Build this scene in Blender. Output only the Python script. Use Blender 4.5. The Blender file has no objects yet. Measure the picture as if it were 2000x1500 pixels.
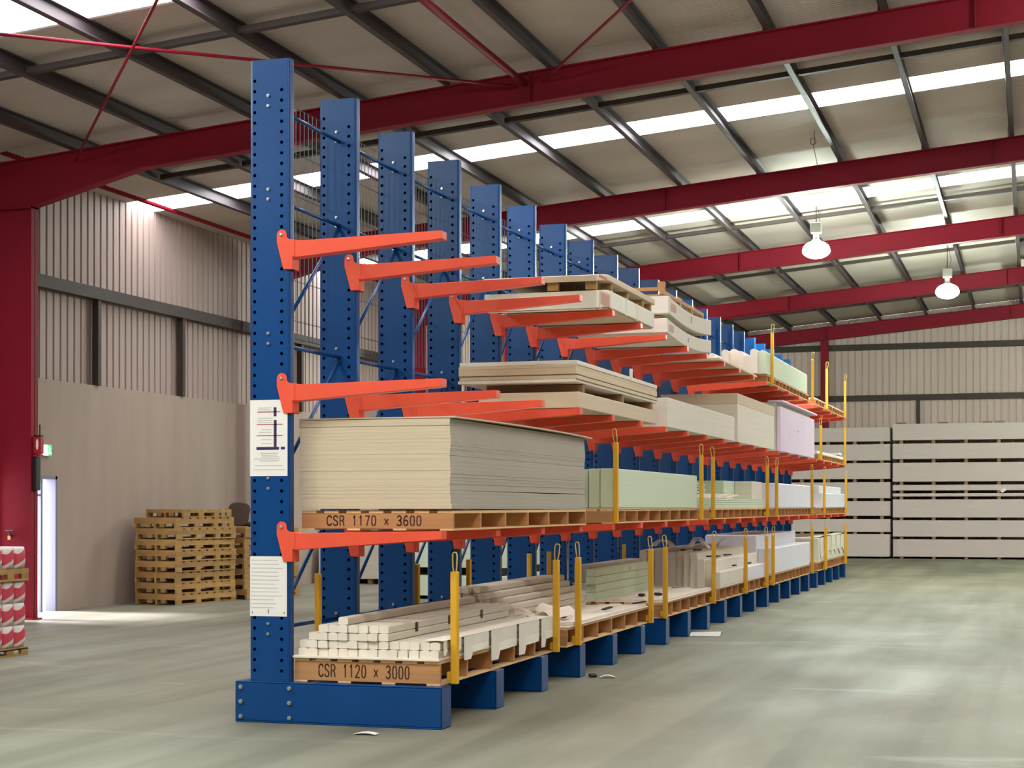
import bpy, math, random
from mathutils import Vector, Matrix
rnd = random.Random(11)
SC = bpy.context.scene
COL = SC.collection

# ------------------------------------------------------------------ materials
def lin(c):
    c /= 255.0
    return c / 12.92 if c <= 0.04045 else ((c + 0.055) / 1.055) ** 2.4

def rgb(r, g, b):
    return (lin(r), lin(g), lin(b), 1.0)

MATS = {}
def mat(name, col, rough=0.6, metal=0.0, noise=0.0, scale=(3, 3, 3), detail=4.0, bump=0.0, vary=0.0, coat=0.0, spec=0.5):
    m = bpy.data.materials.new(name)
    m.use_nodes = True
    nt = m.node_tree
    b = nt.nodes['Principled BSDF']
    b.inputs['Base Color'].default_value = rgb(*col)
    b.inputs['Roughness'].default_value = rough
    b.inputs['Metallic'].default_value = metal
    b.inputs['Coat Weight'].default_value = coat
    b.inputs['Coat Roughness'].default_value = 0.15
    b.inputs['Specular IOR Level'].default_value = spec
    last = None
    if noise > 0:
        tc = nt.nodes.new('ShaderNodeTexCoord')
        mp = nt.nodes.new('ShaderNodeMapping')
        mp.inputs['Scale'].default_value = scale
        nz = nt.nodes.new('ShaderNodeTexNoise')
        nz.inputs['Scale'].default_value = 1.0
        nz.inputs['Detail'].default_value = detail
        nt.links.new(tc.outputs['Object'], mp.inputs['Vector'])
        nt.links.new(mp.outputs['Vector'], nz.inputs['Vector'])
        rp = nt.nodes.new('ShaderNodeMapRange')
        rp.inputs['From Min'].default_value = 0.25
        rp.inputs['From Max'].default_value = 0.75
        rp.inputs['To Min'].default_value = 1.0 - noise
        rp.inputs['To Max'].default_value = 1.0 + noise
        nt.links.new(nz.outputs['Fac'], rp.inputs['Value'])
        last = rp.outputs['Result']
        if bump > 0:
            bp = nt.nodes.new('ShaderNodeBump')
            bp.inputs['Strength'].default_value = bump
            bp.inputs['Distance'].default_value = 0.01
            nt.links.new(nz.outputs['Fac'], bp.inputs['Height'])
            nt.links.new(bp.outputs['Normal'], b.inputs['Normal'])
    if vary > 0:
        oi = nt.nodes.new('ShaderNodeObjectInfo')
        r2 = nt.nodes.new('ShaderNodeMapRange')
        r2.inputs['To Min'].default_value = 1.0 - vary
        r2.inputs['To Max'].default_value = 1.0 + vary
        nt.links.new(oi.outputs['Random'], r2.inputs['Value'])
        if last is None:
            last = r2.outputs['Result']
        else:
            mu = nt.nodes.new('ShaderNodeMath'); mu.operation = 'MULTIPLY'
            nt.links.new(last, mu.inputs[0]); nt.links.new(r2.outputs['Result'], mu.inputs[1])
            last = mu.outputs[0]
    if last is not None:
        vm = nt.nodes.new('ShaderNodeVectorMath'); vm.operation = 'SCALE'
        vm.inputs[0].default_value = rgb(*col)[:3]
        nt.links.new(last, vm.inputs['Scale'])
        nt.links.new(vm.outputs['Vector'], b.inputs['Base Color'])
    MATS[name] = m
    return m

def emit(name, col, strength):
    m = bpy.data.materials.new(name)
    m.use_nodes = True
    b = m.node_tree.nodes['Principled BSDF']
    b.inputs['Base Color'].default_value = rgb(*col)
    b.inputs['Emission Color'].default_value = rgb(*col)
    b.inputs['Emission Strength'].default_value = strength
    MATS[name] = m
    return m

mat('blue_paint', (3, 64, 122), 0.3, noise=0.06, scale=(2, 2, 1.2), coat=0.05, spec=0.32)
mat('orange_paint', (234, 88, 62), 0.4, noise=0.05, scale=(4, 4, 4), spec=0.3)
mat('yellow_paint', (226, 170, 38), 0.45, noise=0.08, scale=(5, 5, 3), vary=0.08)
mat('red_paint', (134, 14, 38), 0.6, noise=0.12, scale=(.8, .8, 1.5), bump=0.05, spec=0.25)
mat('purlin_steel', (78, 68, 70), 0.55, 0.15, noise=0.15, scale=(2, 1, 2))
mat('girt_steel', (60, 48, 43), 0.6, 0.1, noise=0.15, scale=(2, 1, 2))
mat('zinc', (196, 200, 200), 0.28, 0.85)
mat('wire', (92, 92, 94), 0.45, 0.5)
mat('roof_sheet', (196, 184, 174), 0.55, noise=0.12, scale=(.5, .9, .5))
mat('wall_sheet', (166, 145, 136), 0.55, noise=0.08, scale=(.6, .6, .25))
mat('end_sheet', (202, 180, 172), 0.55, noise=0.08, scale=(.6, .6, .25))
mat('concrete_wall', (168, 150, 136), 0.9, noise=0.07, scale=(3, 3, .5), detail=7, bump=0.08)
mat('pine', (184, 132, 82), 0.7, noise=0.14, scale=(1.2, 6, 22), detail=5, vary=0.06)
mat('pine_long', (228, 188, 132), 0.7, noise=0.12, scale=(22, 1.2, 22), detail=5, vary=0.06)
mat('old_pine', (172, 134, 78), 0.8, noise=0.22, scale=(3, 3, 14), detail=5, vary=0.16)
mat('dull_pine', (150, 118, 92), 0.85, noise=0.2, scale=(3, 3, 14), detail=5, vary=0.1)
mat('stencil', (84, 52, 34), 0.8)
mat('board_end', (206, 188, 158), 0.85, noise=0.03, scale=(1.5, 1.5, 60), detail=3, vary=0.03)
mat('board_side', (180, 172, 156), 0.85, noise=0.05, scale=(1.5, 1.5, 60), detail=3, vary=0.03)
mat('pack_cream', (230, 221, 204), 0.85, noise=0.05, scale=(.6, .6, 70), detail=3)
mat('pack_tan', (214, 194, 164), 0.85, noise=0.05, scale=(.6, .6, 60), detail=3)
mat('pack_green', (212, 224, 194), 0.85, noise=0.04, scale=(.6, .6, 80), detail=3)
mat('pack_grey', (200, 193, 180), 0.85, noise=0.05, scale=(.7, .7, 40), detail=3)
mat('end_pack', (212, 196, 192), 0.85, noise=0.04, scale=(.7, .7, 40), detail=3)
mat('wrap_white', (232, 232, 240), 0.6, noise=0.03, scale=(2, 2, 2))
mat('wrap_lilac', (236, 216, 236), 0.6, noise=0.03, scale=(2, 2, 2))
mat('plaster', (236, 223, 205), 0.85, noise=0.03, scale=(9, 9, 9), vary=0.04)
mat('plaster_paper', (206, 196, 176), 0.85, noise=0.07, scale=(6, 1.5, 6), vary=0.05)
mat('carton_white', (228, 222, 204), 0.8, noise=0.05, scale=(3, 3, 3), vary=0.04)
mat('carton_print', (196, 110, 92), 0.8)
mat('black_strap', (24, 24, 22), 0.6)
mat('paper', (236, 230, 222), 0.75)
mat('print_purple', (52, 30, 78), 0.7)
mat('print_red', (186, 92, 92), 0.7)
mat('print_grey', (186, 178, 172), 0.7)
mat('black', (18, 17, 17), 0.5)
mat('brown_pad', (72, 56, 44), 0.75, noise=0.1, scale=(8, 8, 8))
mat('aluminium', (128, 126, 142), 0.5, 0.2)
mat('sign_red', (160, 24, 38), 0.5)
mat('sign_white', (240, 226, 224), 0.5)
mat('tag_yellow', (226, 190, 92), 0.6)
mat('lamp_grey', (150, 148, 140), 0.5, 0.2)
mat('yard', (226, 226, 230), 0.9)
emit('skylight_glow', (248, 249, 255), 10.0)
emit('lamp_glow', (238, 255, 244), 26.0)
emit('exit_glow', (240, 255, 236), 1.3)
emit('exit_green', (20, 190, 104), 0.9)

# floor: stained, slightly polished concrete
def floor_material():
    m = bpy.data.materials.new('floor_concrete'); m.use_nodes = True
    nt = m.node_tree; b = nt.nodes['Principled BSDF']
    tc = nt.nodes.new('ShaderNodeTexCoord')
    def nz(scale, vec=(1, 1, 1), detail=5, dist=0.0, rot=0.0):
        mp = nt.nodes.new('ShaderNodeMapping'); mp.inputs['Scale'].default_value = vec
        mp.inputs['Rotation'].default_value = (0, 0, rot)
        n = nt.nodes.new('ShaderNodeTexNoise'); n.inputs['Scale'].default_value = scale
        n.inputs['Detail'].default_value = detail; n.inputs['Distortion'].default_value = dist
        nt.links.new(tc.outputs['Object'], mp.inputs['Vector']); nt.links.new(mp.outputs['Vector'], n.inputs['Vector'])
        return n.outputs['Fac']
    def ramp(f, stops):
        r = nt.nodes.new('ShaderNodeValToRGB'); e = r.color_ramp.elements
        while len(e) < len(stops): e.new(0.5)
        for i, (p, c) in enumerate(stops): e[i].position = p; e[i].color = c
        nt.links.new(f, r.inputs['Fac']); return r.outputs['Color']
    def mix(a, bb, fac, mode='MULTIPLY'):
        x = nt.nodes.new('ShaderNodeMix'); x.data_type = 'RGBA'; x.blend_type = mode
        nt.links.new(a, x.inputs['A']); nt.links.new(bb, x.inputs['B'])
        if isinstance(fac, float): x.inputs['Factor'].default_value = fac
        else: nt.links.new(fac, x.inputs['Factor'])
        return x.outputs['Result']
    base = ramp(nz(0.16, detail=6), [(0.34, rgb(128, 120, 102)), (0.5, rgb(136, 132, 115)), (0.68, rgb(144, 145, 130))])
    stain = ramp(nz(0.5, (1, .35, 1), 7, 0.8, 0.35), [(0.36, (0.66, 0.65, 0.62, 1)), (0.58, (1, 1, 1, 1))])
    c = mix(base, stain, 0.75)
    streak = ramp(nz(1.0, (2.4, .12, 1), 5, 0.4, -0.12), [(0.40, (0.80, 0.79, 0.77, 1)), (0.6, (1.06, 1.06, 1.04, 1))])
    c = mix(c, streak, 0.85)
    pale = ramp(nz(0.8, (.35, 1.5, 1), 8, 1.2, 0.2), [(0.60, (0, 0, 0, 1)), (0.76, (.15, .15, .13, 1))])
    c = mix(c, pale, 0.7, 'ADD')
    fine = ramp(nz(30, detail=4), [(0.3, (0.92, 0.92, 0.92, 1)), (0.7, (1.05, 1.05, 1.05, 1))])
    c = mix(c, fine, 0.6)
    nt.links.new(c, b.inputs['Base Color']); b.inputs['Specular IOR Level'].default_value = 0.25
    rr = ramp(nz(0.7, (1, .5, 1), 6, 0.6), [(0.3, (.46, .46, .46, 1)), (0.7, (.7, .7, .7, 1))])
    nt.links.new(rr, b.inputs['Roughness'])
    bp = nt.nodes.new('ShaderNodeBump'); bp.inputs['Strength'].default_value = 0.06; bp.inputs['Distance'].default_value = 0.01
    nt.links.new(nz(7, detail=6), bp.inputs['Height']); nt.links.new(bp.outputs['Normal'], b.inputs['Normal'])
    MATS['floor_concrete'] = m
floor_material()

# printed plaster bags: red waves over white
def bag_material():
    m = bpy.data.materials.new('bag_print'); m.use_nodes = True
    nt = m.node_tree; b = nt.nodes['Principled BSDF']
    tc = nt.nodes.new('ShaderNodeTexCoord')
    sp = nt.nodes.new('ShaderNodeSeparateXYZ'); nt.links.new(tc.outputs['Object'], sp.inputs[0])
    def math_(op, a, v):
        n = nt.nodes.new('ShaderNodeMath'); n.operation = op
        nt.links.new(a, n.inputs[0])
        if isinstance(v, (int, float)): n.inputs[1].default_value = v
        else: nt.links.new(v, n.inputs[1])
        return n.outputs[0]
    ty = math_('ADD', math_('MULTIPLY', sp.outputs['Y'], 1 / .206), .5)
    sw = math_('SINE', math_('MULTIPLY', ty, 5.0), 0)
    hi = math_('LESS_THAN', sp.outputs['Z'], math_('ADD', math_('MULTIPLY', sw, -0.016), math_('ADD', math_('MULTIPLY', ty, .03), .165)))
    lo = math_('GREATER_THAN', sp.outputs['Z'], math_('ADD', math_('MULTIPLY', sw, 0.012), math_('ADD', math_('MULTIPLY', math_('MULTIPLY', ty, ty), .115), .035)))
    band = math_('MULTIPLY', hi, lo)
    lo2 = math_('LESS_THAN', sp.outputs['Z'], math_('ADD', math_('MULTIPLY', ty, .09), -.01))
    mx = nt.nodes.new('ShaderNodeMix'); mx.data_type = 'RGBA'
    mx.inputs['A'].default_value = rgb(226, 214, 204); mx.inputs['B'].default_value = rgb(206, 66, 84)
    nt.links.new(band, mx.inputs['Factor'])
    mx2 = nt.nodes.new('ShaderNodeMix'); mx2.data_type = 'RGBA'
    mx2.inputs['B'].default_value = rgb(176, 166, 156)
    nt.links.new(mx.outputs['Result'], mx2.inputs['A']); nt.links.new(lo2, mx2.inputs['Factor'])
    nt.links.new(mx2.outputs['Result'], b.inputs['Base Color'])
    b.inputs['Roughness'].default_value = 0.5
    MATS['bag_print'] = m
bag_material()

# ------------------------------------------------------------------ mesh builder
class MB:
    def __init__(s): s.v = []; s.f = []; s.m = []
    def add(s, vs, fs, mi=0):
        o = len(s.v); s.v += [tuple(p) for p in vs]
        for f in fs: s.f.append([i + o for i in f]); s.m.append(mi)
        return s
    def box(s, x0, x1, y0, y1, z0, z1, mi=0):
        vs = [(x, y, z) for z in (z0, z1) for y in (y0, y1) for x in (x0, x1)]
        return s.add(vs, [(0, 2, 3, 1), (4, 5, 7, 6), (0, 1, 5, 4), (2, 6, 7, 3), (0, 4, 6, 2), (1, 3, 7, 5)], mi)
    def prism(s, pts, axis, a, b, mi=0, endmi=None):
        # pts counter-clockwise polygon; axis 'y': pts are (x,z); 'x': (y,z); 'z': (x,y)
        def P(p, t):
            return {'y': (p[0], t, p[1]), 'x': (t, p[0], p[1]), 'z': (p[0], p[1], t)}[axis]
        n = len(pts); vs = [P(p, a) for p in pts] + [P(p, b) for p in pts]
        side = [(i, (i + 1) % n, n + (i + 1) % n, n + i) for i in range(n)]
        c0, c1 = list(range(n))[::-1], [n + i for i in range(n)]
        if axis == 'y':
            side = [f[::-1] for f in side]; c0 = c0[::-1]; c1 = c1[::-1]
        s.add(vs, side, mi)
        o = len(s.v) - 2 * n
        for c in (c0, c1):
            s.f.append([i + o for i in c]); s.m.append(mi if endmi is None else endmi)
        return s
    def tube(s, pts, r, n=8, mi=0, closed=False):
        pts = [Vector(p) for p in pts]; rings = []
        N = len(pts)
        up = None
        for i, p in enumerate(pts):
            if closed: d = pts[(i + 1) % N] - pts[i - 1]
            else: d = pts[min(i + 1, N - 1)] - pts[max(i - 1, 0)]
            d.normalize()
            if up is None:
                up = Vector((0, 0, 1)) if abs(d.z) < 0.9 else Vector((1, 0, 0))
            u = (up - d * up.dot(d))
            if u.length < 1e-4: u = d.orthogonal()
            u.normalize(); up = u; w = d.cross(u)
            rr = r[i] if isinstance(r, (list, tuple)) else r
            rings.append([p + u * math.cos(2 * math.pi * k / n) * rr + w * math.sin(2 * math.pi * k / n) * rr for k in range(n)])
        vs = [q for R in rings for q in R]; fs = []
        for i in range(N if closed else N - 1):
            j = (i + 1) % N
            for k in range(n):
                k2 = (k + 1) % n
                fs.append((i * n + k, i * n + k2, j * n + k2, j * n + k))
        if not closed:
            fs.append(list(range(n))[::-1]); fs.append([(N - 1) * n + k for k in range(n)])
        return s.add(vs, fs, mi)
    def lathe(s, prof, c=(0, 0, 0), n=28, mi=0, cap0=False, cap1=False):
        vs = [(c[0] + r * math.cos(2 * math.pi * k / n), c[1] + r * math.sin(2 * math.pi * k / n), c[2] + z) for r, z in prof for k in range(n)]
        fs = []
        for i in range(len(prof) - 1):
            for k in range(n):
                k2 = (k + 1) % n
                fs.append((i * n + k, i * n + k2, (i + 1) * n + k2, (i + 1) * n + k))
        if cap0: fs.append(list(range(n))[::-1])
        if cap1: fs.append([(len(prof) - 1) * n + k for k in range(n)])
        return s.add(vs, fs, mi)
    def grid(s, P, nu, nv, mi=0):
        vs = [P(i / nu, j / nv) for i in range(nu + 1) for j in range(nv + 1)]
        fs = [(i * (nv + 1) + j, (i + 1) * (nv + 1) + j, (i + 1) * (nv + 1) + j + 1, i * (nv + 1) + j + 1) for i in range(nu) for j in range(nv)]
        return s.add(vs, fs, mi)
    def mesh(s, name, mats, smooth=False):
        me = bpy.data.meshes.new(name)
        me.from_pydata(s.v, [], s.f)
        for m in ([mats] if isinstance(mats, str) else mats): me.materials.append(MATS[m])
        me.polygons.foreach_set('material_index', s.m)
        if smooth: me.polygons.foreach_set('use_smooth', [True] * len(me.polygons))
        me.update()
        return me
    def build(s, name, mats, parent=None, loc=(0, 0, 0), rot=(0, 0, 0), bevel=0.0, smooth=False, solid=0.0, seg=1):
        return obj(name, s.mesh(name, mats, smooth), parent, loc, rot, bevel, solid, seg, smooth)

def obj(name, me, parent=None, loc=(0, 0, 0), rot=(0, 0, 0), bevel=0.0, solid=0.0, seg=1, smooth=False):
    o = bpy.data.objects.new(name, me); COL.objects.link(o)
    o.location = loc; o.rotation_euler = rot
    if parent: o.parent = parent
    if solid:
        md = o.modifiers.new('thickness', 'SOLIDIFY'); md.thickness = solid; md.offset = 0
    if bevel:
        md = o.modifiers.new('edge', 'BEVEL'); md.width = bevel; md.segments = seg; md.limit_method = 'ANGLE'
        md.harden_normals = False
    return o

def tag(o, label, cat, group=None, kind=None):
    o['label'] = label; o['category'] = cat
    if group: o['group'] = group
    if kind: o['kind'] = kind
    return o

def thing(name, label, cat, loc=(0, 0, 0), rz=0.0, group=None):
    o = bpy.data.objects.new(name, None); COL.objects.link(o)
    o.location = loc; o.rotation_euler = (0, 0, rz); o.empty_display_size = 0.1
    return tag(o, label, cat, group)

def struct(o, label, cat):
    return tag(o, label, cat, None, 'structure')


ORD = ['first', 'second', 'third', 'fourth', 'fifth', 'sixth', 'seventh', 'eighth', 'ninth', 'tenth', 'eleventh', 'twelfth', 'thirteenth', 'fourteenth', 'fifteenth', 'sixteenth', 'seventeenth', 'eighteenth', 'nineteenth']

# ------------------------------------------------------------------ the building
XL = -8.58          # inner face of the left wall
YB = 40.95          # end wall
YF = -24.0          # front wall (behind the camera)
XR = 14.0
SL = 0.087          # roof slope
def roofz(x): return 7.28 + SL * x
PITCH = math.atan(SL)

m = MB(); m.box(XL - .3, XR + .3, YF - .3, YB + .3, -0.2, 0)
struct(m.build('floor', 'floor_concrete'), 'stained grey concrete warehouse floor', 'floor')
m = MB(); m.box(-40, XL - .31, -20, 40, -0.25, -0.02)
struct(m.build('ground', 'yard'), 'bright concrete yard outside the side door', 'ground')

# roof sheets: corrugated across Y, running up the slope along X
SKY = [(-13.6, -12.5), (-4.9, -3.8), (3.9, 4.95), (13.05, 13.95), (20.5, 21.55)]  # strips behind the viewer are unseen, added to light the load fronts
def roof_strip(y0, y1, name, material, kind_label, cat, amp=0.009, wave=0.076, per=4):
    n = max(2, int((y1 - y0) / wave * per))
    xs = [XL - .2, -2.0, 6.0, XR + .2]
    v = []; f = []
    for i in range(n + 1):
        y = y0 + (y1 - y0) * i / n
        dz = amp * math.sin(2 * math.pi * y / wave)
        for x in xs: v.append((x, y, roofz(x) + dz))
    k = len(xs)
    for i in range(n):
        for j in range(k - 1):
            f.append((i * k + j, (i + 1) * k + j, (i + 1) * k + j + 1, i * k + j + 1))
    mb = MB(); mb.add(v, f)
    o = mb.build(name, material, smooth=True)
    return struct(o, kind_label, cat)
ys = [YF - .2]
for a, b in SKY: ys += [a, b]
ys.append(YB + .2)
secn = ['hindmost', 'second', 'third', 'fourth', 'fifth', 'farthest']
for i in range(0, len(ys), 2):
    roof_strip(ys[i], ys[i + 1], 'ceiling', 'roof_sheet', f'corrugated pale roof sheeting, {secn[i // 2]} stretch between skylight strips', 'ceiling')
for i, (a, b) in enumerate(SKY):
    roof_strip(a, b, f'window_{i + 1}', 'skylight_glow', ['unseen skylight strip added for light far behind the viewer', 'unseen skylight strip added for light overhead behind the viewer', 'glowing skylight strip nearest the viewer at top left', 'glowing skylight strip just behind the first red rafter', 'glowing skylight strip just behind the second red rafter'][i], 'skylight', amp=0.006)

# purlins: C sections along Y
PX = [-7.18 + 1.36 * i for i in range(16)]
for i, x in enumerate(PX):
    m = MB()
    t = .006
    h = .2
    m.box(-.005, .005, YF, YB, -h, -.012)
    m.box(-.005, .07, YF, YB, -h, -h + t)
    m.box(-.005, .07, YF, YB, -.018, -.012)
    m.box(.064, .07, YF, YB, -h, -h + .022)
    o = m.build('purlin', 'purlin_steel', loc=(x, 0, roofz(x)), rot=(0, -PITCH, 0))
    struct(o, f'dark steel roof purlin, {ORD[i]} from the left wall', 'purlin')
# bridging bars between the purlins
for nm, y in (('in the bay nearest the viewer', 5.85), ('behind the first red rafter', 11.4), ('behind the second skylight strip', 22.1), ('between the two hanging lamps', 28.6), ('in front of the end wall', 36.5)):
    m = MB()
    for i in range(len(PX) - 1):
        a, b = PX[i] + .07, PX[i + 1] - .006
        m.add([(a, y - .05, roofz(a) - .17), (b, y - .05, roofz(b) - .17), (b, y + .05, roofz(b) - .17), (a, y + .05, roofz(a) - .17),
               (a, y - .05, roofz(a) - .10), (b, y - .05, roofz(b) - .10), (b, y + .05, roofz(b) - .10), (a, y + .05, roofz(a) - .10)],
              [(3, 2, 1, 0), (4, 5, 6, 7), (0, 1, 5, 4), (1, 2, 6, 5), (2, 3, 7, 6), (3, 0, 4, 7)])
    struct(m.build('purlin_bridging', 'girt_steel'), f'dark bridging bars between the purlins {nm}', 'roof bar')

# portal frames
FY = [9.1, 17.15, 24.8, 32.6, 40.5]
def rz_(x): return 6.68 + SL * x      # underside of the rafter
fr_name = ['first', 'second', 'third', 'fourth', 'last']
for i, y in enumerate(FY):
    t = .008; fw = .085
    m = MB()
    # haunched web
    def plate(p, y0, y1): m.prism(p, 'y', y0, y1)
    kx = -7.8; XO = -8.43
    web = [(-6.1, rz_(-6.1)), (XR, rz_(XR)), (XR, rz_(XR) + .4), (XO, rz_(XO) + .4), (XO, 5.72), (kx, 5.72)]
    plate(web, y - .006, y + .006)
    fl = [(kx - .0, 5.72), (-6.1, rz_(-6.1)), (XR, rz_(XR)), (XR, rz_(XR) + .018), (-6.1, rz_(-6.1) + .018), (kx, 5.74)]
    plate(fl, y - fw, y + fw)
    tp = [(XO, rz_(XO) + .385), (XR, rz_(XR) + .385), (XR, rz_(XR) + .402), (XO, rz_(XO) + .402)]
    plate(tp, y - fw, y + fw)
    # web stiffeners and purlin cleats
    for x in PX[1:]:
        if abs((x / 1.36) % 2 - .72) < .6:
            pass
        m.box(x - .012, x - .002, y - .05, y + .05, rz_(x) + .40, rz_(x) + .58)
    for x in (-.6, 4.8):
        m.box(x - .006, x + .006, y - fw, y + fw, rz_(x), rz_(x) + .4)
    struct(m.build('roof_beam', 'red_paint'), f'dark red steel rafter, {fr_name[i]} counting from the viewer', 'beam')
    if i < 5:
        m = MB()
        m.box(kx - .012, kx, y - fw, y + fw, 0, 5.74)
        m.box(XO, XO + .012, y - fw, y + fw, 0, 6.3)
        m.box(XO, kx, y - .006, y + .006, 0, 5.74)
        m.box(XO, kx, y - fw, y + fw, 5.70, 5.72)
        m.box(XO, kx + .05, y - fw - .03, y + fw + .03, 0, .02)
        struct(m.build('portal_column', 'red_paint'), f'dark red steel portal column on the left wall, {fr_name[i]} counting from the viewer', 'column')

# red bracing in the first roof bay
def rod(a, b, r, label):
    m = MB(); m.tube([a, b], r, 8)
    struct(m.build('roof_brace', 'red_paint', smooth=True), label, 'roof brace')
zz = lambda x, d=.22: roofz(x) - d
rod((-.8, 9.0, zz(-.8, .36)), (-7.1, 1.2, zz(-7.1, .36)), .02, 'thin red diagonal roof rod running to the left edge of the picture')
rod((-7.1, 9.0, zz(-7.1, .36)), (-.8, 1.2, zz(-.8, .40)), .018, 'thin red diagonal roof rod rising from the left column')
rod((-.42, 9.0, zz(-.42, .36)), (5.0, 1.2, zz(5.0, .36)), .018, 'thin red diagonal roof rod right of the red strut')
rod((-.68, 9.05, zz(-.68, .33)), (-.68, 1.2, zz(-.68, .33)), .045, 'thick red tubular strut meeting the first rafter')
rod((-8.38, 9.2, 6.56), (-8.38, 40.4, 6.56), .06, 'red eave tube along the top of the left wall')
for xx, yy in ((-.9, 9.1), (3.2, 9.1)):
    m = MB(); m.tube([(xx, yy + .05, rz_(xx) + .02), (xx + .1, yy + 1.1, roofz(xx + .1) - .2)], .022, 6)
    struct(m.build('fly_brace', 'red_paint'), 'short red fly brace under the first rafter, ' + ('left one' if xx < 0 else 'right one'), 'roof brace')

# ------------------------------------------------------------------ walls
def ribbed(lenu, z0, z1f, pitch, name, material, place, depth=.032, flip=1):
    """trapezoid ribs along u; place(u, d, z) -> point; z1f(u) top"""
    prof = []
    u = 0.0
    while u < lenu - pitch * .5:
        prof += [(u, 0), (u + pitch - .05, 0), (u + pitch - .040, -depth), (u + pitch - .012, -depth)]
        u += pitch
    prof.append((lenu, 0))
    v = []; f = []
    for (a, d) in prof:
        v.append(place(a, d, z0)); v.append(place(a, d, z1f(a)))
    for i in range(len(prof) - 1):
        q = (2 * i, 2 * i + 2, 2 * i + 3, 2 * i + 1)
        f.append(q if flip > 0 else q[::-1])
    mb = MB(); mb.add(v, f)
    return mb.build(name, material)

# left wall: lower concrete (with the side door), upper cladding
DY0, DY1, DZ = 8.7, 10.86, 2.02
m = MB()
ct = 3.46
m.box(XL - .18, XL, YF, DY0, 0, ct)
m.box(XL - .18, XL, DY1, YB, 0, ct)
m.box(XL - .18, XL, DY0, DY1, DZ, ct)
wall_l = struct(m.build('wall_left', 'concrete_wall'), 'bare concrete lower part of the left wall with its side door', 'wall')
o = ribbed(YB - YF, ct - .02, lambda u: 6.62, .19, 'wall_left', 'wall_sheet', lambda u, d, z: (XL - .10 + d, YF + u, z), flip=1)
struct(o, 'ribbed steel cladding on the upper left wall', 'wall')
def girt(name, x0, x1, y0, y1, z0, z1, label, material='girt_steel'):
    m = MB(); m.box(x0, x1, y0, y1, z0, z1)
    return struct(m.build(name, material, bevel=.004), label, 'wall rail')
girt('wall_girt', XL - .06, XL + .08, 9.2, YB, 4.80, 4.99, 'dark horizontal rail half way up the left wall cladding')
girt('wall_girt', XL - .06, XL + .04, 9.2, YB, 6.54, 6.66, 'dark rail under the eave of the left wall')
for i, y in enumerate([12.0, 14.72, 19.6, 22.3, 27.4, 30.1, 35.3, 38.0]):
    m = MB(); m.box(XL - .06, XL + .05, y - .05, y + .05, ct, 4.80)
    struct(m.build('wall_post', 'girt_steel', bevel=.004), f'short dark post below the left wall rail, {ORD[i]} from the side door', 'wall post')
# end wall
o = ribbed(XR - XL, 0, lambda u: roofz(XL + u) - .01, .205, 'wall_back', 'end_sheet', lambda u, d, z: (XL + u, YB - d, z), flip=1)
struct(o, 'ribbed steel cladding of the far end wall', 'wall')
girt('wall_girt', XL, XR, YB - .12, YB - .005, 6.32, 6.50, 'upper dark horizontal rail on the end wall')
girt('wall_girt', XL, XR, YB - .12, YB - .005, 4.77, 4.94, 'lower dark horizontal rail on the end wall')
m = MB(); m.box(-.80, -.57, YB - .33, YB - .13, 0, 6.62)
struct(m.build('wind_column', 'red_paint', bevel=.004), 'red steel column standing against the end wall', 'column')
m = MB(); m.box(2.05, 2.15, YB - .10, YB - .005, 3.6, 4.77)
struct(m.build('wall_post', 'girt_steel'), 'thin dark post below the lower rail of the end wall', 'wall post')
m = MB(); m.box(XR, XR + .15, YF, YB, 0, 8.6)
struct(m.build('wall_right', 'wall_sheet'), 'plain right side wall of the warehouse', 'wall')
# front wall, behind the viewer
m = MB()
m.prism([(XL, 0), (XR, 0), (XR, roofz(XR)), (XL, roofz(XL))], 'y', YF - .15, YF)
struct(m.build('wall_front', 'wall_sheet'), 'front wall of the warehouse behind the viewer', 'wall')

# side door: aluminium frame with two uprights and a leaf pushed open
d = thing('door_1', 'open side door with a pale aluminium frame, daylight outside', 'door', (XL, DY1, 0)); d['kind'] = 'structure'
m = MB(); m.box(-.16, .02, -.05, 0.0, 0, DZ); m.box(-.16, .02, DY0 - DY1, 0.0, DZ - .05, DZ); m.build('frame', 'aluminium', d)
m = MB(); m.box(-.10, -.05, -.33, -.28, 0, DZ - .05); m.build('mullion', 'aluminium', d)
m = MB(); m.box(-.10, -.05, -.62, -.59, 0, DZ - .05); m.build('mullion', 'aluminium', d)
m = MB(); m.box(-.10, -.05, -.62, -.33, 1.72, 1.75); m.build('crossbar', 'aluminium', d)

# exit sign on the wall beyond the door, red fire sign, conduit
e = thing('exit_sign', 'small lit green and white exit sign above the side door', 'sign', (XL, 10.53, 2.40))
m = MB(); m.box(0, .055, -.13, .13, -.085, .085); m.build('housing', 'sign_white', e, bevel=.008, seg=2)
m = MB(); m.box(.0555, .060, -.12, .02, -.076, .076); m.build('lit_panel', 'exit_glow', e)
m = MB(); m.box(.0555, .060, .02, .12, -.076, .076)
m.build('green_panel', 'exit_green', e)
m = MB()   # running figure beside a doorway, in white
m.lathe([(0.0001, 0), (.011, .001)], n=10)
man = MB()
man.prism([(.055 + .013 * math.cos(a * .6283), .045 + .013 * math.sin(a * .6283)) for a in range(10)], 'x', .0602, .0612)
man.prism([(.045, -.005), (.062, -.008), (.070, .028), (.050, .030)], 'x', .0602, .0612)
man.prism([(.062, -.008), (.052, -.004), (.038, -.035), (.030, -.060), (.042, -.062), (.050, -.036)], 'x', .0602, .0612)
man.prism([(.062, -.006), (.085, -.030), (.105, -.045), (.098, -.055), (.075, -.040), (.050, -.010)], 'x', .0602, .0612)
man.prism([(.070, .026), (.092, .010), (.098, .018), (.072, .036)], 'x', .0602, .0612)
man.build('running_figure', 'exit_glow', e)
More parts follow.
